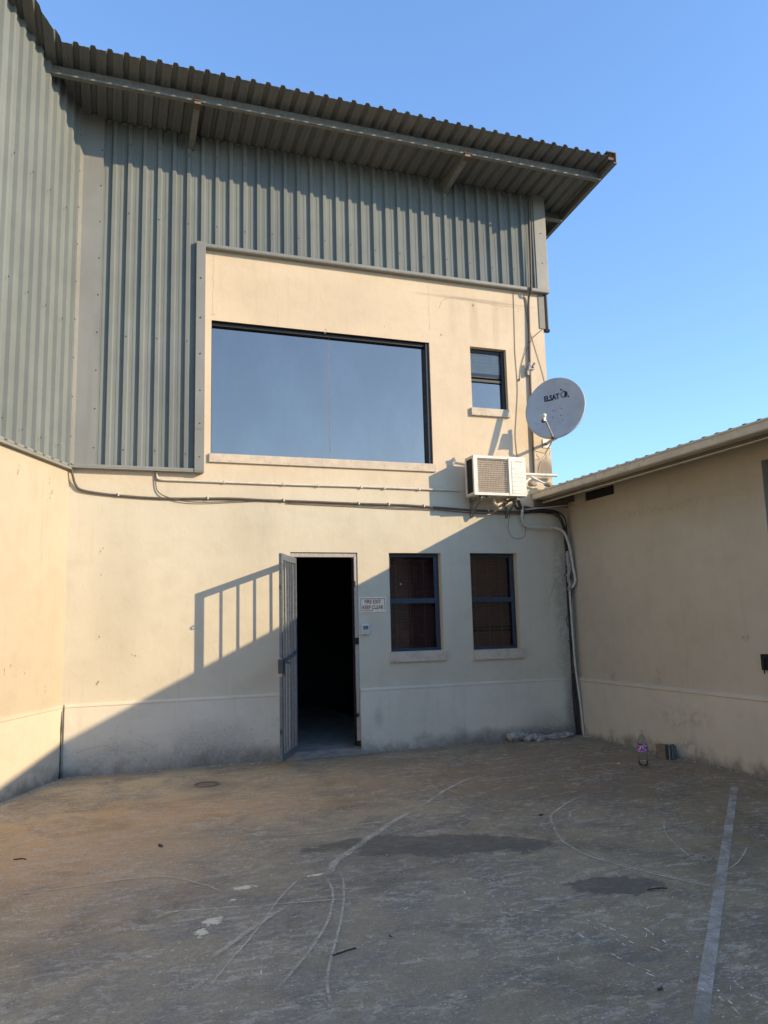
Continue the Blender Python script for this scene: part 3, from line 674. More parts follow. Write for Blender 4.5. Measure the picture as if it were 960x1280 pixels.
for i in range(nb):
    s = st + (GW-2.5*st)*(i+1)/(nb+1); b = MB(); b.beam(gp(s, zb0+.07), gp(s, zt0-.07), .020, .020, up=tuple(gn)); obj('bar', b, M_GATE, gate)
mb = MB(); mb.beam(gp(GW-.06, 1.09, .0), gp(GW+.012, 1.09, .0), .055, .15); mb.tube([gp(GW-.03, 1.13, .03), gp(GW-.03, 1.13, .075), gp(GW-.10, 1.12, .08)], .008, 8); obj('lock_box', mb, M_DARKSTEEL, gate)
for z in (1.955, .40):
    mb = MB(); c = gp(GW+.012, z)
    for k in range(12):
        a = k*math.pi/6; b_ = a+math.pi/6
        mb.beam(c+Vector((math.cos(a)*gd.x*.018, math.cos(a)*gd.y*.018, math.sin(a)*.018)), c+Vector((math.cos(b_)*gd.x*.018, math.cos(b_)*gd.y*.018, math.sin(b_)*.018)), .012, .012, up=tuple(gn))
    obj('lug', mb, M_DARKSTEEL, gate)
for z in (.4, 1.25, 2.1):
    mb = MB(); mb.tube([H + Vector((-.008, -.006, z)), H + Vector((-.008, -.006, z+.09))], .010, 8); obj('hinge', mb, M_GATE, gate)

# plaster chips, old fixing holes, hairline cracks on the walls
mb = MB()
def chip(p, r, n=(0, -1, 0), el=1.0):
    n = Vector(n); a = Vector((0, 0, 1)); b = n.cross(a).normalized(); k = 9; vs = [Vector(p)+n*.0015]
    for i in range(k):
        t = 2*math.pi*i/k; rr = r*rnd.uniform(.45, 1.15); vs.append(Vector(p)+n*.0012+(b*math.cos(t)+a*math.sin(t)*el)*rr)
    mb.add(vs, [(0, i+1, (i+1) % k+1) for i in range(k)])
for (px, pz) in [(-.1, 2.37), (-.08, 2.12), (-.08, 1.86), (-.12, 1.46), (.25, 1.25), (-.12, .95), (.3, 1.22), (-.1, 2.40), (4.6, 5.84), (5.0, 5.82), (5.32, 5.80), (4.13, 5.33), (1.1, 5.30), (2.5, 5.24), (3.3, 5.36), (3.85, 5.28), (3.45, 2.02)]:
    for k in range(2): chip((px+rnd.uniform(-.025, .025), YW, pz+rnd.uniform(-.03, .03)), rnd.uniform(.005, .014), el=rnd.uniform(.5, 2))
for (s, z) in [(1.0, 3.12), (1.02, 3.05), (.42, 3.1), (.4, 2.95), (.36, 3.0), (.9, 1.15), (1.0, 1.2), (.75, 1.13), (1.1, 1.16), (.35, .95)]:
    p = OL + dL*s
    for k in range(2): chip((p.x, p.y, z+rnd.uniform(-.03, .03)), rnd.uniform(.006, .016), nL, rnd.uniform(.5, 2.5))
obj('plaster_chips', mb, M_CHIP, B, kind='stuff')
mb = MB()
def crack(pts, wdt=.003, n=(0, -1, 0)):
    n = Vector(n); P = catmull([Vector(p) for p in pts], 6); P = [p + Vector((rnd.uniform(-1, 1)*.006, 0, rnd.uniform(-1, 1)*.006)) + n*.001 for p in P]
    for i in range(len(P)-1):
        t = (P[i+1]-P[i]).normalized(); s_ = t.cross(n)*wdt*rnd.uniform(.4, 1); mb.add([P[i]-s_, P[i]+s_, P[i+1]+s_, P[i+1]-s_], [(0, 1, 2, 3)])
crack([(4.1, YW, 5.72), (4.18, YW, 5.86), (4.5, YW, 5.9), (4.9, YW, 5.87), (5.3, YW, 5.86), (5.5, YW, 5.85)], .003)
crack([(3.95, YW, 6.05), (3.955, YW, 5.8), (3.95, YW, 5.4)], .0015)
crack([(1.10, YW, 6.1), (1.095, YW, 5.7), (1.09, YW, 5.3)], .0015)
crack([(5.7, YW, 2.1), (5.64, YW, 1.95), (5.58, YW, 1.85), (5.56, YW, 1.7)], .003); crack([(5.62, YW, 1.93), (5.57, YW, 2.0)], .002); crack([(5.66, YW, 2.0), (5.60, YW, 1.82)], .004)
p = OL + dL*.55; q = OL + dL*.52
crack([(p.x, p.y, 3.2), (p.x+.01, p.y+.01, 2.6), (q.x, q.y, 2.2), (p.x, p.y, 1.7)], .0015, nL)
crack([(-.3, YW-.024, .25), (.0, YW-.024, .3), (.1, YW-.024, .2), (.16, YW-.024, .16)], .0018); crack([(.08, YW-.024, .34), (.12, YW-.024, .27), (.1, YW-.024, .2)], .0018); crack([(.32, YW-.024, .33), (.45, YW-.024, .27), (.52, YW-.024, .26)], .0015)
obj('hairline_cracks', mb, M_CHIP, B, kind='stuff')

# ------------------------------------------------------------------ annex on the right
A = thing('annex_building', 'low beige rendered outbuilding on the right with metal gutter and shaded wall', 'building', (XA, 6.5, 0))
mb = MB(); OP = (3.2, 5.70, .0, 3.0); VENT = (8.03, 8.66, 3.06, 3.18)
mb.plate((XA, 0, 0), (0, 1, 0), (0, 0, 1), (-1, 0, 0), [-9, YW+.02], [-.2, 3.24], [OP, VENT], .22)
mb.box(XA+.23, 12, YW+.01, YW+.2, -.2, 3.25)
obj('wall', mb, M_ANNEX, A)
mb = MB()
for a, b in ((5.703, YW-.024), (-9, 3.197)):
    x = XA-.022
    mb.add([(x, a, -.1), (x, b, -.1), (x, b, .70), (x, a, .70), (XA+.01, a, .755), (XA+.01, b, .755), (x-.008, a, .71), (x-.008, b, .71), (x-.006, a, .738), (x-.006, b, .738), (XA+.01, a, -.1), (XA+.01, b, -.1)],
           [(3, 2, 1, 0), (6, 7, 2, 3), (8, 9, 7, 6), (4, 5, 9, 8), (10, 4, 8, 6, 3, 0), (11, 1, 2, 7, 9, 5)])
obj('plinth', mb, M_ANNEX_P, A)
mb = MB(); mb.box(XA+.24, XA+.3, 3.15, 5.75, .0, 3.0); obj('doorway_back', mb, M_DARKROOM, A)
mb = MB(); mb.box(XA+.018, XA+.03, 8.031, 8.659, 3.061, 3.179); obj('vent_shade_plate', mb, M_GAP, A)  # black plate just inside the opening, painting the vent's inner shade
mb = MB()
for i in range(22): mb.box(XA+.10, XA+.118, 3.25, 5.62, .01+i*.105, .108+i*.105, ch=.006)
rd = obj('roller_door', mb, M_DARKSTEEL, A)
mb = MB(); mb.box(XA+.03, XA+.2, 3.22, 5.62, 2.72, 3.0, ch=.01); obj('door_housing', mb, M_FASCIA, rd)
mb = MB(); mb.box(XA-.03, XA-.001, 5.82, 5.90, 1.0, 1.15, ch=.004); mb.box(XA-.05, XA-.03, 5.84, 5.88, 1.03, 1.12, ch=.003); mb.tube([(XA-.04, 5.86, 1.02), (XA-.045, 5.85, .97)], .006, 8); obj('latch_box', mb, M_GAP, A)
mb = MB(); mb.box(5.40, XA-.004, YW-.045, YW-.003, 3.04, 3.20); mb.box(5.56, XA-.004, YW-.20, YW-.046, 3.10, 3.205); obj('eave_void_shade_board', mb, M_FASCIA, A)  # dark boards added to paint the shaded void below the gutter end
mb = MB(); mb.box(5.534, 5.60, 8.6, YW-.21, 3.12, 3.2); obj('eave_shade_block', mb, M_GAP, A)  # solid black block painting the shade of the open eave
# roof
XG = 5.36
mb = MB(); y = YW-.01; 
def rx(x): return 3.214 + (x-5.42)*.06
ys = []; yy = YW-.012
while yy > -9.2:
    n0 = 4; pr = ibr(0, n0); b = MB(); vs = []; n = len(pr)
    for far in (0, 1):
        for off in (0, .002):
            for (py, h) in pr: xx_ = 11.5 if far else 5.405; vs.append((xx_, yy-py, rx(xx_)+h+off))
    fs = []
    for i in range(n-1): fs.append((n+i, n+i+1, 3*n+i+1, 3*n+i)); fs.append((i+1, i, 2*n+i, 2*n+i+1)); fs.append((i, i+1, n+i+1, n+i)); fs.append((2*n+i+1, 2*n+i, 3*n+i, 3*n+i+1))
    fs += [(0, n, 3*n, 2*n), (n-1, 3*n-1, 4*n-1, 2*n-1)]
    b.add(vs, fs); obj('roof_sheet', b, M_ROOF, A); yy -= SW
mb = MB(); yb = YW-.01     # gutter: profile swept along y
prof = [(5.50, 3.225), (5.50, 3.13), (5.392, 3.13), (5.378, 3.137), (5.374, 3.15), (5.374, 3.205), (5.362, 3.210), (5.362, 3.228), (5.37, 3.230), (5.372, 3.214), (5.386, 3.208), (5.386, 3.152), (5.40, 3.138), (5.49, 3.138), (5.49, 3.225)]
vs = [(a, yb, b) for a, b in prof] + [(a, -9.1, b) for a, b in prof]; n = len(prof)
mb.add(vs, [(i, (i+1) % n, n+(i+1) % n, n+i) for i in range(n)] + [tuple(range(n))[::-1]])
mb.add([(5.364, yb+.001, 3.226), (5.50, yb+.001, 3.226), (5.50, yb+.001, 3.131), (5.390, yb+.001, 3.131), (5.376, yb+.001, 3.15)], [(0, 1, 2, 3, 4)])
gu = obj('gutter', mb, M_GUTTER, A)
mb = MB(); mb.box(5.502, 5.53, -9, YW-.015, 3.095, 3.215); fa = obj('fascia_board', mb, M_FASCIA, A)
mb = MB(); mb.box(5.499, 5.534, -9, YW-.0145, 3.085, 3.094); obj('fascia_trim', mb, M_GUTTER, A)
mb = MB(); mb.box(5.531, XA-.001, -9, YW-.016, 3.21, 3.22); obj('soffit_board', mb, M_FASCIA, A)

# ------------------------------------------------------------------ building across the yard (only mirrored in the panes, shades nothing in view)
Z = thing('far_warehouse', 'plain dark brown warehouse across the yard behind the viewer', 'building', (0, -16, 0))
mb = MB(); mb.box(-16, 9, -22, -16, 0, 4.6); obj('wall', mb, M_FASCIA, Z)
mb = MB(); mb.box(-16.4, 9.4, -22.4, -15.6, 4.6, 4.8); obj('roof', mb, M_ROOF, Z)

# ------------------------------------------------------------------ air conditioner
AC = thing('air_conditioner', 'cream outdoor air conditioning unit bracketed to wall below small upper window', 'air conditioner', (4.71, YW, 3.1))
ax0, ax1, ay0, ay1, az0, az1 = 4.335, 5.09, 8.735, 8.985, 3.115, 3.63
mb = MB()
mb.box(ax0, ax1, ay0+.001, ay1, az1-.018, az1, ch=.004); mb.box(ax0, ax1, ay0+.001, ay1, az0, az0+.018, ch=.004)
mb.box(ax1-.02, ax1, ay0+.001, ay1, az0+.018, az1-.018); mb.box(ax0+.001, ax1-.001, ay1-.012, ay1-.001, az0+.018, az1-.018)
mb.plate((0, ay0, 0), (1, 0, 0), (0, 0, 1), (0, -1, 0), [ax0, ax1], [az0, az1], [(ax0+.055, ax0+.50, az0+.035, az1-.035)], .035)
mb.plate((ax0, 0, 0), (0, 1, 0), (0, 0, 1), (-1, 0, 0), [ay0, ay1], [az0+.01, az1-.01], [(ay0+.035, ay1-.03, az0+.035, az1-.035)], .012)
mb.box(ax0+.502, ax0+.515, ay0-.006, ay0-.001, az0+.01, az1-.01, ch=.002)
mb.box(ax0+.545, ax1-.03, ay0-.004, ay0-.0005, az0+.03, az1-.05, ch=.002)
obj('casing', mb, M_ACW, AC)
mb = MB(); mb.box(ax0+.052, ax0+.503, ay0+.034, ay0+.05, az0+.03, az1-.03); obj('coil', mb, M_COIL, AC)
mb = MB(); mb.box(ax0+.0125, ax0+.02, ay0+.03, ay1-.025, az0+.03, az1-.03); obj('side_coil', mb, M_GAP, AC)
mb = MB()
for i in range(16): z = az0+.05+i*(.515-.1)/15; mb.tube([(ax0+.055, ay0+.004, z), (ax0+.50, ay0+.004, z)], .0028, 5, cap=False)
for i in range(20): x = ax0+.07+i*.0222; mb.tube([(x, ay0+.009, az0+.035), (x, ay0+.009, az1-.035)], .002, 4, cap=False)
obj('front_grille', mb, M_WIRE, AC)
mb = MB()
for i in range(7): mb.box(ax0+.552, ax1-.04, ay0-.0065, ay0-.004, az0+.07+i*.058, az0+.075+i*.058)
obj('panel_louvres', mb, M_ACW, AC)
mb = MB(); mb.box(ax1-.16, ax1-.05, ay0-.0055, ay0-.0042, az1-.068, az1-.060); obj('red_emblem', mb, M_RED, AC)
mb = MB()
for x in (ax0+.12, ax1-.12):
    mb = MB(); mb.beam((x, ay0+.03, az0-.02), (x, YW-.001, az0-.02), .03, .03); mb.beam((x, YW-.015, az0+.12), (x, YW-.015, az0-.24), .03, .028, up=(0, 1, 0)); mb.beam((x, ay0+.07, az0-.04), (x, YW-.02, az0-.20), .022, .022)
    obj('wall_bracket', mb, M_PURLIN, AC)
mb = MB()
for x in (ax0+.1, ax0+.19, ax1-.12):
    mb = MB(); mb.lathe((x, ay0+.05, az0-.028), [(0, 0), (.014, 0), (.014, .028)], 8)
    obj('foot', mb, M_DARKSTEEL, AC)
mb = MB(); mb.tube([(4.68, 8.86, 3.11), (4.68, 8.86, 3.03), (4.72, 8.84, 2.99)], .02, 8, 4); mb.tube([(4.70, 8.84, 3.0), (4.83, 8.90, 3.06), (4.95, 9.02, 3.07)], .018, 8, 4); obj('lagged_elbow', mb, M_SILL, AC)
mb = MB(); mb.tube([(5.05, 8.9, 3.08), (5.12, 8.98, 3.02), (5.2, 9.05, 2.98), (5.3, 9.06, 2.99)], .022, 8, 5, jitter=.08); mb.tube([(5.0, 8.95, 3.09), (5.1, 9.03, 3.0), (5.22, 9.07, 3.03), (5.4, 9.07, 3.0)], .018, 8, 5, jitter=.08); obj('refrigerant_pipes', mb, M_CABLE_B, AC)

# ------------------------------------------------------------------ satellite dish
Dc = Vector((5.50, 8.60, 4.29)); nD = Vector((-.71, -.67, .21)).normalized(); upD = (Vector((.10, 0, 1)) - nD*nD.dot(Vector((.10, 0, 1)))).normalized(); rtD = upD.cross(nD)
if rtD.x < 0: rtD = -rtD
D = thing('satellite_dish', 'round light grey satellite dish lettered ELSAT on arm at building corner', 'satellite dish', (5.62, YW, 3.8))
RX, RZ, K = .392, .435, .26
def dpt(a, b, off=0): return Dc + rtD*a + upD*b + nD*((a*a+b*b)*K - .03 + off)
mb = MB(); nr, na = 14, 56; vs = []; fs = []
def ring(side): 
    base = len(vs)
    for i in range(nr+1):
        for k in range(na):
            t = 2*math.pi*k/na; r = i/nr; vs.append(dpt(RX*r*math.cos(t), RZ*r*math.sin(t), 0 if side == 0 else -.004))
    for i in range(nr):
        for k in range(na):
            q = (base+i*na+k, base+i*na+(k+1) % na, base+(i+1)*na+(k+1) % na, base+(i+1)*na+k); fs.append(q if side == 0 else q[::-1])
ring(0); ring(1)
o1 = nr*na; o2 = (nr+1)*na + nr*na; lip = len(vs)
for k in range(na):
    t = 2*math.pi*k/na; vs.append(dpt((RX+.008)*math.cos(t), (RZ+.008)*math.sin(t), -.004)); 
for k in range(na):
    t = 2*math.pi*k/na; vs.append(dpt((RX+.009)*math.cos(t), (RZ+.009)*math.sin(t), -.026))
for k in range(na):
    k2 = (k+1) % na; fs += [(o1+k, o1+k2, lip+k2, lip+k), (lip+k, lip+k2, lip+na+k2, lip+na+k), (lip+na+k, lip+na+k2, o2+k2, o2+k)]
mb.add(vs, fs, True); refl = obj('reflector', mb, M_DISH, D)
def on_dish(me_vf, cx, cz, name, mat, rot=0):
    v_, f_ = me_vf; m = MB(); ca, sa = math.cos(rot), math.sin(rot)
    m.add([dpt(cx+v.x*ca-v.y*sa, cz+v.x*sa+v.y*ca, .0022+v.z) for v in v_], f_); return obj(name, m, mat, refl)
on_dish(text_mesh('ELSAT', .105, .205, bold=.0045), -.06, .165, 'lettering', M_PRINT, R(9))
# emblem: open globe with orbit arrow
m = MB()
def strip(pts, wd):
    P = [Vector((p[0], p[1], 0)) for p in pts]
    for i in range(len(P)-1):
        t = (P[i+1]-P[i]).normalized(); s_ = Vector((-t.y, t.x, 0))*wd[i]/2; s2 = Vector((-t.y, t.x, 0))*wd[i+1]/2
        q = [P[i]-s_, P[i+1]-s2, P[i+1]+s2, P[i]+s_]; m.add([dpt(.10+a.x*1.15, .20+a.y*1.15, .0024) for a in q], [(0, 1, 2, 3)])
cir = [(math.cos(t)*.035, math.sin(t)*.035) for t in [2*math.pi*k/24 for k in range(25)]]
strip(cir, [.009+.012*max(0, math.cos(2*math.pi*k/24)) for k in range(25)])
strip([(math.cos(t)*.018+.004, math.sin(t)*.034) for t in [math.pi*.5-math.pi*k/10 for k in range(11)]], [.008+.02*math.sin(math.pi*k/10) for k in range(11)])
strip([(-.045, .065), (-.02, .05), (.0, .046)], [.022, .006, .004]); strip([(.028, -.02), (.045, -.03), (.065, -.035)], [.004, .008, .024])
obj('emblem', m, M_PRINT, refl)
for a, b in ((-.03, -.02), (.08, -.0), (-.03, -.12), (.08, -.1), (.11, -.17)):
    mb = MB(); mb.lathe(dpt(a, b, -.001), [(.008, 0), (.008, .004), (0, .005)], 8, nD); obj('bolt', mb, M_PURLIN, refl)
base = dpt(.01, -RZ-.005, 0)
lnb = Vector((5.15, 8.33, 4.09))
mb = MB(); mb.beam(base - nD*.05, lnb + (base-lnb).normalized()*.05, .020, .020, up=(.3, .2, 1)); obj('feed_arm', mb, M_GALV, D)
mb = MB(); mb.lathe(base, [(0, -.02), (.018, -.02), (.018, .02), (0, .02)], 8, rtD); obj('arm_clamp', mb, M_RUST, D)
fd = (dpt(0, 0)-lnb).normalized()
mb = MB(); mb.lathe(lnb - fd*.03, [(0, 0), (.030, 0), (.030, .012), (.020, .02), (.020, .055), (.028, .06), (.028, .075), (0, .078)], 14, fd); mb.box(lnb.x-.016, lnb.x+.02, lnb.y-.03, lnb.y+.02, lnb.z-.075, lnb.z-.01, ch=.004)
hd = obj('feed_horn', mb, M_WHITE, D)
mb = MB(); mb.box(lnb.x-.02, lnb.x+.022, lnb.y-.02, lnb.y+.025, lnb.z-.085, lnb.z-.045, ch=.004); obj('clamp', mb, M_CABLE, hd)
# mount: wall foot, J tube, bracket on the back
back = dpt(0, -.05, -.10)
pole = Vector((back.x+.02, back.y+.02, 0))
mb = MB(); mb.tube([(5.66, YW-.005, 3.93), (5.64, 8.98, 3.94), (pole.x+.02, pole.y+.05, 3.95), (pole.x, pole.y, 4.0), (pole.x, pole.y, 4.08), (pole.x, pole.y, 4.34)], .021, 12, 6); obj('mast', mb, M_GALV, D)
mb = MB(); mb.box(5.59, 5.71, YW-.012, YW-.001, 3.87, 3.99, ch=.002); mb.beam((5.63, YW-.01, 3.80), (5.64, 8.95, 3.92), .02, .006); obj('wall_foot', mb, M_GALV, D)
mb = MB(); bx_ = Matrix((rtD, nD, upD)).transposed()
def ob(a0, a1, n0, n1, b0, b1):
    v = [dpt(0, -.05, -.03) + rtD*a + nD*n + upD*b for n in (n0, n1) for a, b in ((a0, b0), (a1, b0), (a1, b1), (a0, b1))]; mb.add(v, [(0, 1, 2, 3), (7, 6, 5, 4), (0, 4, 5, 1), (1, 5, 6, 2), (2, 6, 7, 3), (3, 7, 4, 0)])
ob(-.06, .06, -.07, .0, -.10, .06); ob(-.035, .035, -.12, -.07, -.12, .0); obj('back_bracket', mb, M_GALV, D)

# ------------------------------------------------------------------ sign and switch
Sg = thing('fire_exit_sign', 'white rectangular FIRE EXIT KEEP CLEAR sign with red border beside doorway', 'sign', (3.062, YW, 1.66))
mb = MB(); mb.box(2.887, 3.237, YW-.006, YW-.001, 1.665, 1.848); obj('plate', mb, M_SIGN, Sg)
mb = MB(); b = .007; e0, e1, f0, f1 = 2.902, 3.222, 1.68, 1.833; ys = YW-.0072
mb.box(e0, e1, ys, ys+.001, f1-b, f1); mb.box(e0, e0+(e1-e0)*.5, ys, ys+.001, f0, f0+b); mb.box(e0, e0+b, ys, ys+.001, f0+b, f1-b); mb.box(e1-b, e1, ys, ys+.001, f0+.012, f1-b); obj('border', mb, M_SIGNRED, Sg)
for body, zc, wd in (('FIRE EXIT', 1.79, .215), ('KEEP CLEAR', 1.722, .27)):
    v_, f_ = text_mesh(body, .066, wd, bold=.0012); m = MB(); m.add([(3.062+v.x, YW-.0075-v.z, zc+v.y) for v in v_], f_); obj('lettering', m, M_SIGNRED, Sg)
K_ = thing('keypad', 'small white wall switch box just below the fire exit sign', 'switch', (2.955, YW, 1.40))
mb = MB(); mb.box(2.905, 3.005, YW-.03, YW-.001, 1.395, 1.52, ch=.006); obj('casing', mb, M_WHITE, K_)
mb = MB(); mb.box(2.922, 2.988, YW-.033, YW-.0305, 1.455, 1.50, ch=.001); obj('button_panel', mb, M_BLUEG, K_)
mb = MB()
for i in range(4): mb.box(2.922+i*.018, 2.934+i*.018, YW-.034, YW-.0305, 1.418, 1.432, ch=.001)
obj('button', mb, M_GREYPIPE, K_)

# ------------------------------------------------------------------ conduits and cables
mb = MB(); mb.tube([(.47, YW-.02, 3.31), (.475, YW-.02, 3.26), (.52, YW-.02, 3.228), (.8, YW-.018, 3.224), (2, YW-.018, 3.222), (3, YW-.018, 3.228), (4.3, YW-.018, 3.222)], .0125, 10, 5)
cd = tag(obj('conduit', mb, M_CONDUIT, loc=(.5, YW, 3.22)), 'thin cream horizontal conduit running below the big window sill', 'conduit')
for x in (1.24, 1.95, 2.38, 2.94, 3.25, 3.72):
    mb = MB(); mb.box(x-.012, x+.012, YW-.034, YW-.001, 3.208, 3.242, ch=.002); obj('clip', mb, M_CONDUIT, cd)
cab = [(-.44, 9.05, 3.31), (-.42, 9.06, 3.22), (-.39, 9.08, 3.13), (-.31, 9.085, 3.07), (.02, 9.09, 3.03), (.51, 9.09, 3.008), (1.0, 9.09, 3.02), (1.35, 9.09, 3.03), (1.71, 9.09, 3.022), (2.2, 9.09, 3.02), (2.91, 9.09, 3.012), (3.5, 9.09, 3.01), (3.89, 9.09, 2.995), (4.57, 9.09, 2.965), (5.23, 9.08, 2.96), (5.5, 9.08, 2.965), (5.62, 9.07, 2.95)]
mb = MB(); mb.tube(cab, .0135, 8, 5)
cb = tag(obj('cable', mb, M_CABLE_B, loc=(2, YW, 3)), 'thick dark cable sagging across the wall above the doorway and windows', 'cable')
for (x, z) in ((.06, 3.03), (1.05, 3.02), (1.95, 3.022), (2.9, 3.01), (3.3, 3.01), (3.78, 3.0), (4.7, 2.965)):
    mb = MB(); mb.box(x-.008, x+.008, YW-.04, YW-.001, z-.012, z+.028, ch=.002); obj('clip', mb, M_CONDUIT, cb)
mb = MB(); mb.tube([(.455, 9.09, 3.31), (.46, 9.09, 3.2), (.48, 9.09, 3.1), (.56, 9.08, 3.035), (.75, 9.08, 2.985), (1.0, 9.08, 2.975), (1.4, 9.085, 3.0), (1.8, 9.085, 3.03)], .006, 6, 6); mb.tube([(2.0, 9.085, 3.0), (2.8, 9.085, 2.985), (3.4, 9.085, 2.97), (3.9, 9.085, 2.965), (4.5, 9.08, 2.93), (5.2, 9.07, 2.93)], .007, 6, 6)
tag(obj('cable', mb, M_CABLE_B, loc=(1, YW, 3)), 'thin loose cable looping under the thick dark cable on the wall', 'cable')
# corner bundle of black cables and lagging
cor = [(5.2, 9.07, 2.965), (5.5, 9.06, 2.98), (5.68, 9.04, 2.96), (5.79, 9.03, 2.86), (5.83, 9.04, 2.66), (5.84, 9.05, 2.3), (5.83, 9.05, 1.9), (5.83, 9.05, 1.4), (5.83, 9.05, .9), (5.84, 9.05, .4), (5.86, 9.05, .02)]
mb = MB()
for k in range(5):
    off = [(0, 0, 0), (.022, -.015, .01), (-.02, .01, -.02), (.005, .02, .025), (.03, .018, -.012)][k]
    mb.tube([(p[0]+off[0]+rnd.uniform(-.012, .012), min(p[1]+off[1], 9.085), p[2]+(off[2] if i < 5 else 0)) for i, p in enumerate(cor)], .0125 - .0018*k, 8, 5, jitter=.12)
for k in range(9):
    z_ = rnd.uniform(.4, 2.8); a_ = Vector((5.82, 9.03, z_)); b_ = a_ + Vector((rnd.uniform(-.07, .03), -.02, rnd.uniform(-.25, -.05))); mb.tube([a_, (a_+b_)/2 + Vector((rnd.uniform(-.05, .01), -.02, 0)), b_], .005, 5, 4, jitter=.2)
bun = tag(obj('cable_bundle', mb, M_CABLE, loc=(5.83, 9.05, 0)), 'ragged bundle of black cables bending down the corner between the two buildings', 'cable bundle')
mb = MB(); mb.tube([(5.825, 9.0, 2.42), (5.81, 8.99, 2.34), (5.825, 8.985, 2.2), (5.805, 8.99, 2.08), (5.82, 8.985, 1.98), (5.81, 9.0, 1.90)], .026, 9, 5, jitter=.45); obj('torn_lagging', mb, M_FOIL, bun)
mb = MB(); mb.tube([(5.165, 9.0, 3.10), (5.165, 9.01, 2.97), (5.17, 9.03, 2.86), (5.215, 9.04, 2.785), (5.30, 9.04, 2.755), (5.5, 9.03, 2.745), (5.66, 9.02, 2.745), (5.77, 9.0, 2.70), (5.82, 8.98, 2.58), (5.85, 8.97, 2.42), (5.87, 8.96, 2.2), (5.885, 8.95, 2.05), (5.87, 8.97, 1.97), (5.83, 9.0, 1.93)], .019, 12, 6)
tag(obj('drain_pipe', mb, M_GREYPIPE, loc=(5.5, 9.04, 2.75)), 'grey plastic pipe bending from under air conditioner into the corner', 'pipe')
mb = MB(); mb.tube([(5.82, 9.0, 1.97), (5.825, 9.0, 1.5), (5.835, 8.99, .9), (5.87, 8.97, .35), (5.885, 8.96, .0)], .0135, 10, 5)
tag(obj('drain_pipe', mb, M_GREYPIPE, loc=(5.83, 9.0, 0)), 'thin straight pipe going down the corner to the ground', 'pipe')
mb = MB(); mb.tube([(5.2, 9.05, 2.985), (5.55, 8.97, 3.02), (5.9, 8.92, 3.05)], .007, 8)
tag(obj('stay_rod', mb, M_GREYPIPE, loc=(5.2, 9.05, 2.98)), 'thin pale rod spanning the corner under the gutter end', 'rod')
# vertical riser by the building edge
mb = MB(); mb.tube([(5.52, YW-.10, 7.42), (5.505, YW-.105, 6.9), (5.485, YW-.11, 6.3), (5.48, YW-.10, 6.10), (5.475, YW-.03, 6.0), (5.46, YW-.025, 5.5), (5.44, YW-.025, 5.0), (5.43, YW-.025, 4.4), (5.425, YW-.025, 3.9), (5.42, YW-.025, 3.48)], .0165, 10, 5)
ri = tag(obj('riser_pipe', mb, M_CABLE_B, loc=(5.45, YW, 3.5)), 'narrow brown vertical pipe down the wall edge behind the satellite dish', 'pipe')
mb = MB(); mb.box(5.385, 5.50, YW-.05, YW-.001, 4.97, 5.0); mb.tube([(5.40, YW-.05, 4.95), (5.42, YW-.06, 5.06)], .02, 8, jitter=.2); mb.tube([(5.47, YW-.05, 5.0), (5.50, YW-.06, 5.06)], .018, 8, jitter=.2); mb.box(5.38, 5.41, YW-.06, YW-.001, 4.88, 4.96); obj('clamp', mb, M_FOIL, ri)
mb = MB(); mb.tube([(5.70, YW-.01, 5.60), (5.58, YW-.012, 5.5), (5.48, YW-.045, 5.4), (5.38, YW-.012, 5.2), (5.31, YW-.01, 5.0), (5.28, YW-.008, 4.82)], .004, 6, 6); mb.tube([(5.27, YW-.012, 4.80), (5.275, YW-.012, 4.83)], .010, 8)
tag(obj('loose_wire', mb, M_CABLE_B, loc=(5.5, YW, 5)), 'short thin wire hanging diagonally across the vertical pipe', 'wire')
mb = MB(); mb.tube([(5.25, YW-.006, 6.08), (5.24, YW-.006, 5.6), (5.23, YW-.006, 5.2), (5.24, YW-.006, 4.7), (5.20, YW-.006, 4.3), (5.17, YW-.006, 4.0), (5.19, YW-.006, 3.65)], .0035, 6, 8)
tag(obj('loose_wire', mb, M_CABLE_B, loc=(5.2, YW, 4)), 'long thin wavy wire hanging down between small upper window and pipe', 'wire')
mb = MB(); mb.tube([(5.42, YW-.006, 6.08), (5.45, YW-.006, 5.7), (5.55, YW-.006, 5.3), (5.66, YW-.006, 4.9), (5.70, YW-.006, 4.6)], .003, 6, 8); 
tag(obj('loose_wire', mb, M_CABLE_B, loc=(5.5, YW, 4.6)), 'very thin wire curving to the building edge above the dish', 'wire')
mb = MB(); mb.tube([(5.68, YW-.04, 3.82), (5.66, YW-.02, 3.74), (5.55, YW-.01, 3.66), (5.5, YW-.01, 3.52)], .004, 6, 6); mb.tube([(5.62, 9.0, 3.84), (5.56, YW-.03, 3.72), (5.47, YW-.03, 3.7), (5.44, YW-.03, 3.6)], .004, 6, 6)
tag(obj('loose_wire', mb, M_CONDUIT, loc=(5.6, YW, 3.7)), 'pale coax wires dangling below the dish mast', 'wire')
mb = MB(); mb.tube([(5.02, 9.07, 2.96), (4.98, 9.08, 2.75), (5.03, 9.08, 2.62), (5.16, 9.08, 2.6), (5.24, 9.08, 2.68), (5.22, 9.08, 2.9)], .0025, 6, 6)
tag(obj('loose_wire', mb, M_CABLE, loc=(5.1, YW, 2.7)), 'thin dark wire loop drooping right of the upper pipe bend', 'wire')
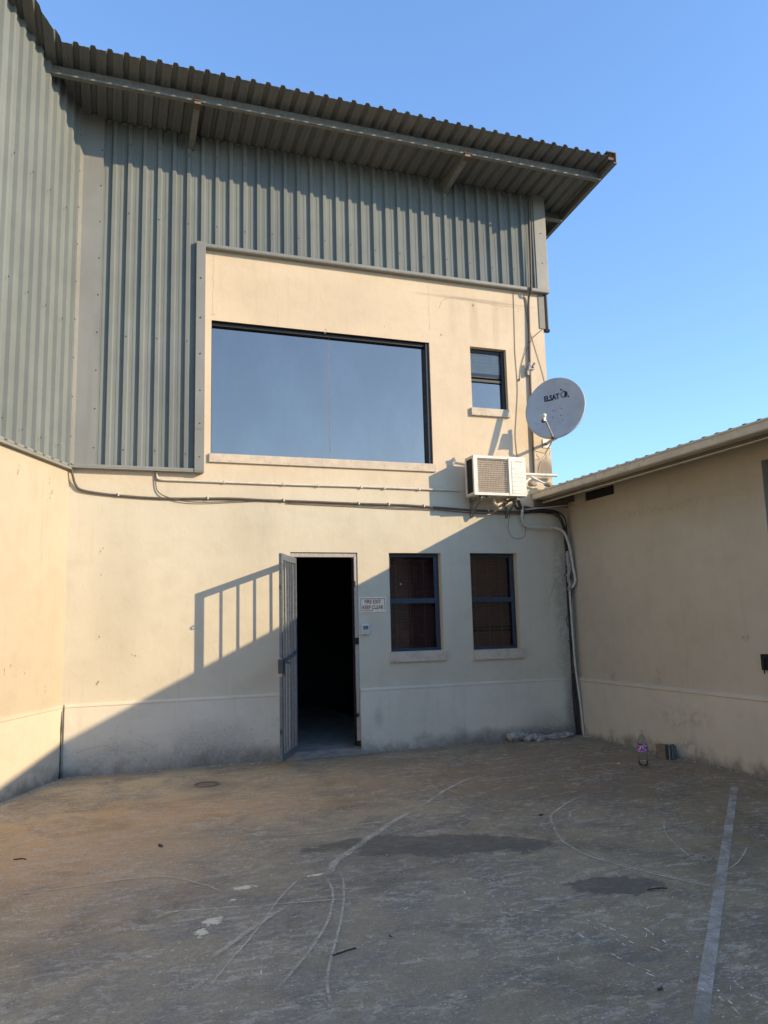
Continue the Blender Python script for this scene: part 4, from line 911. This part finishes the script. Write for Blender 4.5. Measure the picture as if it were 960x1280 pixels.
# pale pipes and rubble lying on the annex roof corner
mb = MB(); mb.tube([(5.10, 8.99, 3.46), (5.68, 9.02, 3.47), (5.735, 9.02, 3.47)], .022, 10); 
tag(obj('offcut_pipe', mb, M_WHITE, loc=(5.4, 9.0, 3.46)), 'straight white pipe lying level over the annex roof corner', 'pipe')
mb = MB(); mb.tube([(5.14, 8.92, 3.29), (5.25, 8.96, 3.38), (5.33, 9.0, 3.42)], .015, 8); mb.tube([(5.30, 8.97, 3.43), (5.52, 9.0, 3.35), (5.60, 9.0, 3.34)], .013, 8)
tag(obj('offcut_pipe', mb, M_WHITE, loc=(5.3, 8.95, 3.3)), 'thin slanted white pipe pieces under the level white pipe', 'pipe')

def stone_mb(c, r, seed, sq=(1, 1, .6)):
    bm = bmesh.new(); bmesh.ops.create_icosphere(bm, subdivisions=2, radius=1)
    vs = []
    for v in bm.verts:
        n_ = mnoise.noise(v.co*1.3 + Vector((seed*7.1, seed, 3))); n2 = mnoise.noise(v.co*3.1 + Vector((seed*2.1, 5, seed)))
        q = v.co*(1 + .45*n_ + .22*n2); vs.append(Vector(c) + Vector((q.x*r*sq[0], q.y*r*sq[1], q.z*r*sq[2])))
    bm.verts.index_update(); fs = [tuple(v.index for v in f.verts) for f in bm.faces]; bm.free(); m = MB(); m.add(vs, fs); return m
for i, (x, y, z, r, lab) in enumerate([(5.32, 8.98, 3.33, .05, 'brown rubble lump under white pipes on annex roof'), (5.56, 8.98, 3.33, .045, 'small rubble lump at the building edge on annex roof')]):
    tag(obj('rubble_piece', stone_mb((x, y, z), r, 40+i, (1.3, 1, .8)), M_CHIP, loc=(x, y, z)), lab, 'rubble')
RS = 1.45
rub = [(4.93, 9.0, .075, 'largest pale rubble lump at left end of the pile by the wall', (1.5, .7, .7)), (5.12, 8.93, .045, 'small rubble chunk in front of the largest lump', (1.2, 1, .8)), (5.02, 8.90, .035, 'tiny rubble chunk at front left of the pile', (1.3, 1, .7)),
       (5.25, 9.0, .05, 'flat grey rubble piece in the middle of the pile', (1.6, .8, .5)), (5.45, 8.97, .055, 'long pale flat slab of rubble near the corner pipes', (2.4, .7, .45)), (5.66, 8.99, .045, 'rubble piece nearest the corner pipes', (1.4, .8, .6)), (5.18, 8.86, .028, 'smallest pebble of rubble in front of the pile', (1.2, 1, .8)), (5.84, 8.82, .03, 'dark fragment at the foot of the thin corner pipe', (1.8, .7, .5))]
for i, (x, y, r, lab, sq) in enumerate(rub):
    tag(obj('rubble_piece', stone_mb((x, y, r*RS*sq[2]*.75), r*RS, i+1, sq), M_STONE, loc=(x, y, 0)), lab, 'rubble', 'broken plaster pieces at the wall foot')

# ------------------------------------------------------------------ small things on the ground
bx, by = 5.24, 6.92
Bt = thing('plastic_bottle', 'clear plastic drink bottle with purple wrap standing by annex wall', 'bottle', (bx, by, 0))
mb = MB(); mb.lathe((bx, by, .004), [(0, .008), (.02, .006), (.034, .0), (.045, .012), (.049, .03), (.048, .10), (.045, .12), (.048, .14), (.049, .20), (.048, .235), (.040, .27), (.022, .305), (.014, .325), (.0135, .345), (.016, .347), (.0135, .350), (.0135, .362)], 28); obj('body', mb, M_PET, Bt)
mb = MB(); mb.lathe((bx, by, .004), [(.0497, .145), (.0503, .147), (.0506, .215), (.0498, .217)], 28); obj('wrap', mb, M_WRAP, Bt)
mb = MB(); mb.lathe((bx, by, .004), [(0, .012), (.040, .011), (.044, .03), (.0435, .055), (0, .055)], 20); obj('water', mb, M_GLASS_LOW, Bt)
Bx = thing('cardboard_box', 'small brown box with grey-blue side leaning against annex wall behind bottle', 'box', (5.72, 7.2, 0))
rt = Matrix.Rotation(R(18), 3, 'Z'); mb = MB(); mb.box(5.66, 5.75, 7.13, 7.24, .0, .15, rot=rt, ch=.004); obj('body', mb, M_CARD, Bx)
mb = MB(); mb.box(5.70, 5.79, 7.085, 7.105, .0, .16, rot=rt, ch=.003); mb.box(5.72, 5.80, 7.065, 7.075, .0, .15, rot=rt, ch=.003); obj('glazed_side', mb, M_BLUEG, Bx)
mb = MB(); mb.tube([(5.06, 7.09, .012), (5.06, 7.09, .022)], .016, 10); tag(obj('bottle_cap', mb, M_WHITE, loc=(5.06, 7.09, 0)), 'tiny white bottle cap lying left of the plastic bottle', 'bottle cap')
# drain cover
mb = MB(); mb.lathe((.94, 8.04, 0), [(0, .006), (.095, .006), (.10, .004), (.105, .004), (.105, .010), (.122, .010), (.128, .003)], 32)
dc = tag(obj('drain_cover', mb, M_CARD, loc=(.94, 8.04, 0)), 'round inspection cover set in the concrete near the stained wall foot', 'drain cover')
mb = MB(); mb.lathe((.94, 8.04, 0), [(.098, .0068), (.105, .0072)], 32); obj('rim_gap', mb, M_GAP, dc)
def stick(a, b, r, lab, bend=.02):
    a = Vector((*a, r)); b = Vector((*b, r)); m_ = (a+b)/2 + Vector((bend, bend*.5, 0)); m = MB(); m.tube([a, m_, b], r, 6, 4, jitter=.25)
    tag(obj('twig', m, M_STICK, loc=tuple(a)), lab, 'twig', 'twigs on the concrete')
stick((1.02, 3.75), (1.15, 3.79), .0035, 'dark twig on the forked tyre scuffs in the foreground')
stick((2.92, 3.90), (3.03, 3.87), .0035, 'dark twig touching the small damp patch')
stick((2.46, 2.58), (2.56, 2.57), .004, 'dark twig at the bottom of the white painted line')
stick((-.58, 6.08), (-.50, 6.05), .004, 'dark twig on the orange stain at the left')
def leaf(c, r, lab, mat=M_STICK):
    m = MB(); a = rnd.uniform(0, 3); pts = []
    for k in range(10):
        t = 2*math.pi*k/10; q = Vector((math.cos(t)*r, math.sin(t)*r*.45, .004 + .006*abs(math.cos(t)))); pts.append(Vector((c[0], c[1], 0)) + Matrix.Rotation(a, 3, 'Z') @ q)
    cc = Vector((c[0], c[1], .003)); m.add([cc]+pts, [(0, i+1, (i+1) % 10+1) for i in range(10)]); m.add([cc-Vector((0, 0, .002))]+[p-Vector((0, 0, .0015)) for p in pts], [(0, (i+1) % 10+1, i+1) for i in range(10)])
    tag(obj('dry_leaf', m, mat, loc=(*c, 0)), lab, 'leaf', 'dry leaves on the concrete')
leaf((.38, 6.0), .035, 'dark dry leaf on the bare concrete left of the scuff marks'); leaf((3.25, 5.62), .03, 'brown dry leaf just inside the curved scuff line'); leaf((3.0, 3.1), .02, 'small dark leaf left of the painted line foot'); leaf((2.2, 2.9), .018, 'tiny dark leaf in the right foreground'); leaf((1.35, 3.85), .012, 'tiny dark leaf above the foreground twig')

# ------------------------------------------------------------------ markings and scuffs on the ground (flat, few mm above)
lay_z = [.004]
def mark(pts, wd, mat, name, sm=8, wob=0.0, taper=False):
    if mat is M_SCUFF: wd *= 1.5
    z = lay_z[0]; lay_z[0] = z + .00015 if z < .0075 else .004
    P = catmull([Vector((p[0], p[1], z)) for p in pts], sm) if len(pts) > 2 else [Vector((pts[0][0], pts[0][1], z)).lerp(Vector((pts[1][0], pts[1][1], z)), k/12) for k in range(13)]
    vs = []; n = len(P)
    for i, p in enumerate(P):
        t = (P[min(i+1, n-1)]-P[max(i-1, 0)]).normalized(); s_ = Vector((-t.y, t.x, 0)); ww = wd/2*(1+rnd.uniform(-max(wob, .12), max(wob, .12)) if name != 'painted_line' else 1)
        if name != 'painted_line': p = p + s_*rnd.gauss(0, .05)*wd
        if taper: ww *= max(.15, math.sin(math.pi*(i+.5)/n))
        vs += [p-s_*ww, p+s_*ww]
    m = MB(); m.add(vs, [(2*i, 2*i+2, 2*i+3, 2*i+1) for i in range(n-1)]); o = obj(name, m, mat, ground)
    uv = o.data.uv_layers.new(name='across')
    for i in range(n-1):
        a_, b_ = i/(n-1), (i+1)/(n-1)
        for j, q in enumerate(((0, a_), (0, b_), (1, b_), (1, a_))): uv.data[4*i+j].uv = q
    return o
mark([(5.34, 5.78), (3.80, 4.25)], .064, M_LINE, 'painted_line'); mark([(3.80, 4.25), (2.35, 2.81)], .064, M_LINE, 'painted_line'); mark([(2.35, 2.81), (1.9, 2.36)], .064, M_LINE2, 'painted_line')
arc = [(4.15, 6.10), (3.85, 6.0), (3.52, 5.76), (3.30, 5.55), (3.16, 5.28), (3.02, 4.95), (2.98, 4.6), (3.06, 4.30), (3.20, 3.95), (3.32, 3.72), (3.45, 3.5)]
mark(arc, .024, M_SCUFF, 'scuff_mark'); mark([(p[0]+.05, p[1]-.04) for p in arc[5:]], .012, M_SCUFF, 'scuff_mark')
mark([(3.75, 5.72), (3.52, 5.6), (3.38, 5.4)], .02, M_SCUFF, 'scuff_mark')
mark([(3.41, 7.19), (2.95, 6.78), (2.48, 6.26)], .04, M_SCUFF, 'scuff_mark'); mark([(2.48, 6.26), (2.1, 5.9), (1.75, 5.5), (1.45, 5.15), (1.3, 4.85)], .05, M_SCUFF, 'scuff_mark'); 
mark([(1.29, 4.9), (1.26, 4.6), (1.15, 4.25), (1.0, 3.95), (.84, 3.7), (.64, 3.42)], .016, M_SCUFF, 'scuff_mark'); mark([(1.42, 4.95), (1.33, 4.6), (1.2, 4.2), (1.06, 3.85), (.93, 3.5), (.88, 3.2)], .014, M_SCUFF, 'scuff_mark')
mark([(1.2, 5.0), (.95, 4.6), (.75, 4.2), (.55, 3.85), (.42, 3.6)], .012, M_SCUFF, 'scuff_mark'); mark([(1.0, 4.5), (.75, 4.25), (.45, 3.9)], .03, M_SCUFF, 'scuff_mark')
mark([(.2, 4.65), (.55, 4.6), (1.0, 4.5), (1.45, 4.42)], .010, M_SCRATCH, 'scuff_mark'); mark([(-.6, 5.3), (-.2, 5.3), (.3, 5.3), (.55, 5.05), (.7, 4.75)], .012, M_SCUFF, 'scuff_mark')
mark([(4.1, 5.2), (3.75, 4.75), (3.5, 4.15)], .012, M_SCUFF, 'scuff_mark'); mark([(3.3, 3.9), (3.7, 4.05), (4.1, 4.35)], .012, M_SCUFF, 'scuff_mark')
mark([(.9, 6.1), (1.2, 5.9), (1.6, 5.85), (2.0, 5.9)], .014, M_SCUFF, 'scuff_mark')
def dashes(a, b, n, w_=.013, mat=M_SCRATCH, j=.02):
    a = Vector(a); b = Vector(b)
    for i in range(n):
        t0 = (i+rnd.uniform(.0, .25))/n; t1 = (i+rnd.uniform(.45, .95))/n; p = a.lerp(b, t0); q = a.lerp(b, t1); o_ = Vector((rnd.uniform(-j, j), rnd.uniform(-j, j)))
        mark([tuple(p+o_), tuple((p+q)/2+o_*1.2+Vector((rnd.uniform(-.006, .006), rnd.uniform(-.006, .006)))), tuple(q+o_)], w_*rnd.uniform(.6, 1.3), mat, 'scratch', 3, .4, True)
def gnd(px, py):      # pixel of the photograph -> ground point (used once, to lay the scratches out in plan)
    v = cF_*965 + cr_*(px-480) + cu_*(640-py); t = -1.55/v.z; return (v.x*t, v.y*t)
dashes(gnd(705, 1152), gnd(740, 1180), 4); dashes(gnd(755, 1190), gnd(830, 1225), 5); dashes(gnd(730, 1147), gnd(820, 1190), 6); dashes(gnd(745, 1160), gnd(785, 1185), 4); dashes(gnd(800, 1160), gnd(835, 1182), 3); dashes(gnd(845, 1185), gnd(880, 1205), 3)
dashes(gnd(890, 1235), gnd(930, 1275), 4); dashes(gnd(915, 1230), gnd(960, 1258), 5); dashes(gnd(855, 1225), gnd(880, 1240), 2); dashes(gnd(615, 1118), gnd(640, 1142), 3); dashes(gnd(620, 1142), gnd(680, 1140), 3); dashes(gnd(580, 1112), gnd(592, 1130), 2)
dashes(gnd(400, 1065), gnd(470, 1075), 3, .006); dashes(gnd(150, 1012), gnd(240, 1000), 5, .02, M_SCUFF); dashes(gnd(100, 1078), gnd(112, 1062), 2, .012, M_SCUFF); dashes(gnd(40, 1048), gnd(60, 1055), 3, .012, M_SCUFF)
for i in range(200):
    c = gnd(rnd.uniform(0, 960), rnd.triangular(985, 1280, 1090)); a = rnd.gauss(.6, .6); L_ = rnd.uniform(.01, .07)
    d_ = Vector((math.cos(a), math.sin(a)))*L_; mark([c, (c[0]+d_.x, c[1]+d_.y)], rnd.uniform(.004, .012), M_SCRATCH if rnd.random() < .6 else M_SCUFF, 'scratch', wob=.5, taper=True)
# joint lines
mark([gnd(0, 1033), gnd(60, 1000), gnd(112, 982), gnd(180, 976)], .014, M_JOINT, 'slab_joint', wob=.3)
mark([(XA-.42, 8.9), (XA-.42, 7.6), (XA-.44, 6.4), (XA-.42, 5.2)], .014, M_JOINT, 'slab_joint', wob=.3)
mark([gnd(180, 976), (1.4, 8.55), (2.6, 8.72), (4.2, 8.8), (5.3, 8.85)], .010, M_JOINT, 'slab_joint', wob=.3)
# grit gathered along the wall feet
mb = MB()
def grit(c, r):
    k = rnd.uniform(0, 6); v = [Vector((c[0]+math.cos(k+t)*r*rnd.uniform(.6, 1.2), c[1]+math.sin(k+t)*r*rnd.uniform(.6, 1.2), .0)) for t in (0, 1.6, 3.1, 4.7)]; mb.add(v+[Vector((c[0], c[1], r*.8))], [(0, 1, 4), (1, 2, 4), (2, 3, 4), (3, 0, 4)])
for i in range(1500):
    u = rnd.random(); d_ = abs(rnd.gauss(0, .055))+.005
    if u < .5: grit((rnd.uniform(XL, 5.85), YW-.03-d_), rnd.triangular(.003, .018, .004))
    elif u < .8: grit((XA-.03-d_, rnd.uniform(5.2, 9.0)), rnd.uniform(.003, .012))
    else: s = rnd.uniform(.1, 2.5); p = OL + dL*s + nL*(.03+d_); grit((p.x, p.y), rnd.uniform(.003, .010))
for i in range(160): grit(gnd(rnd.uniform(0, 960), rnd.uniform(980, 1280)), rnd.uniform(.002, .005))
o = obj('grit', mb, M_STONE, kind='stuff'); tag(o, 'fine grit and crumbs gathered on the concrete along the wall feet', 'grit'); o['kind'] = 'stuff'
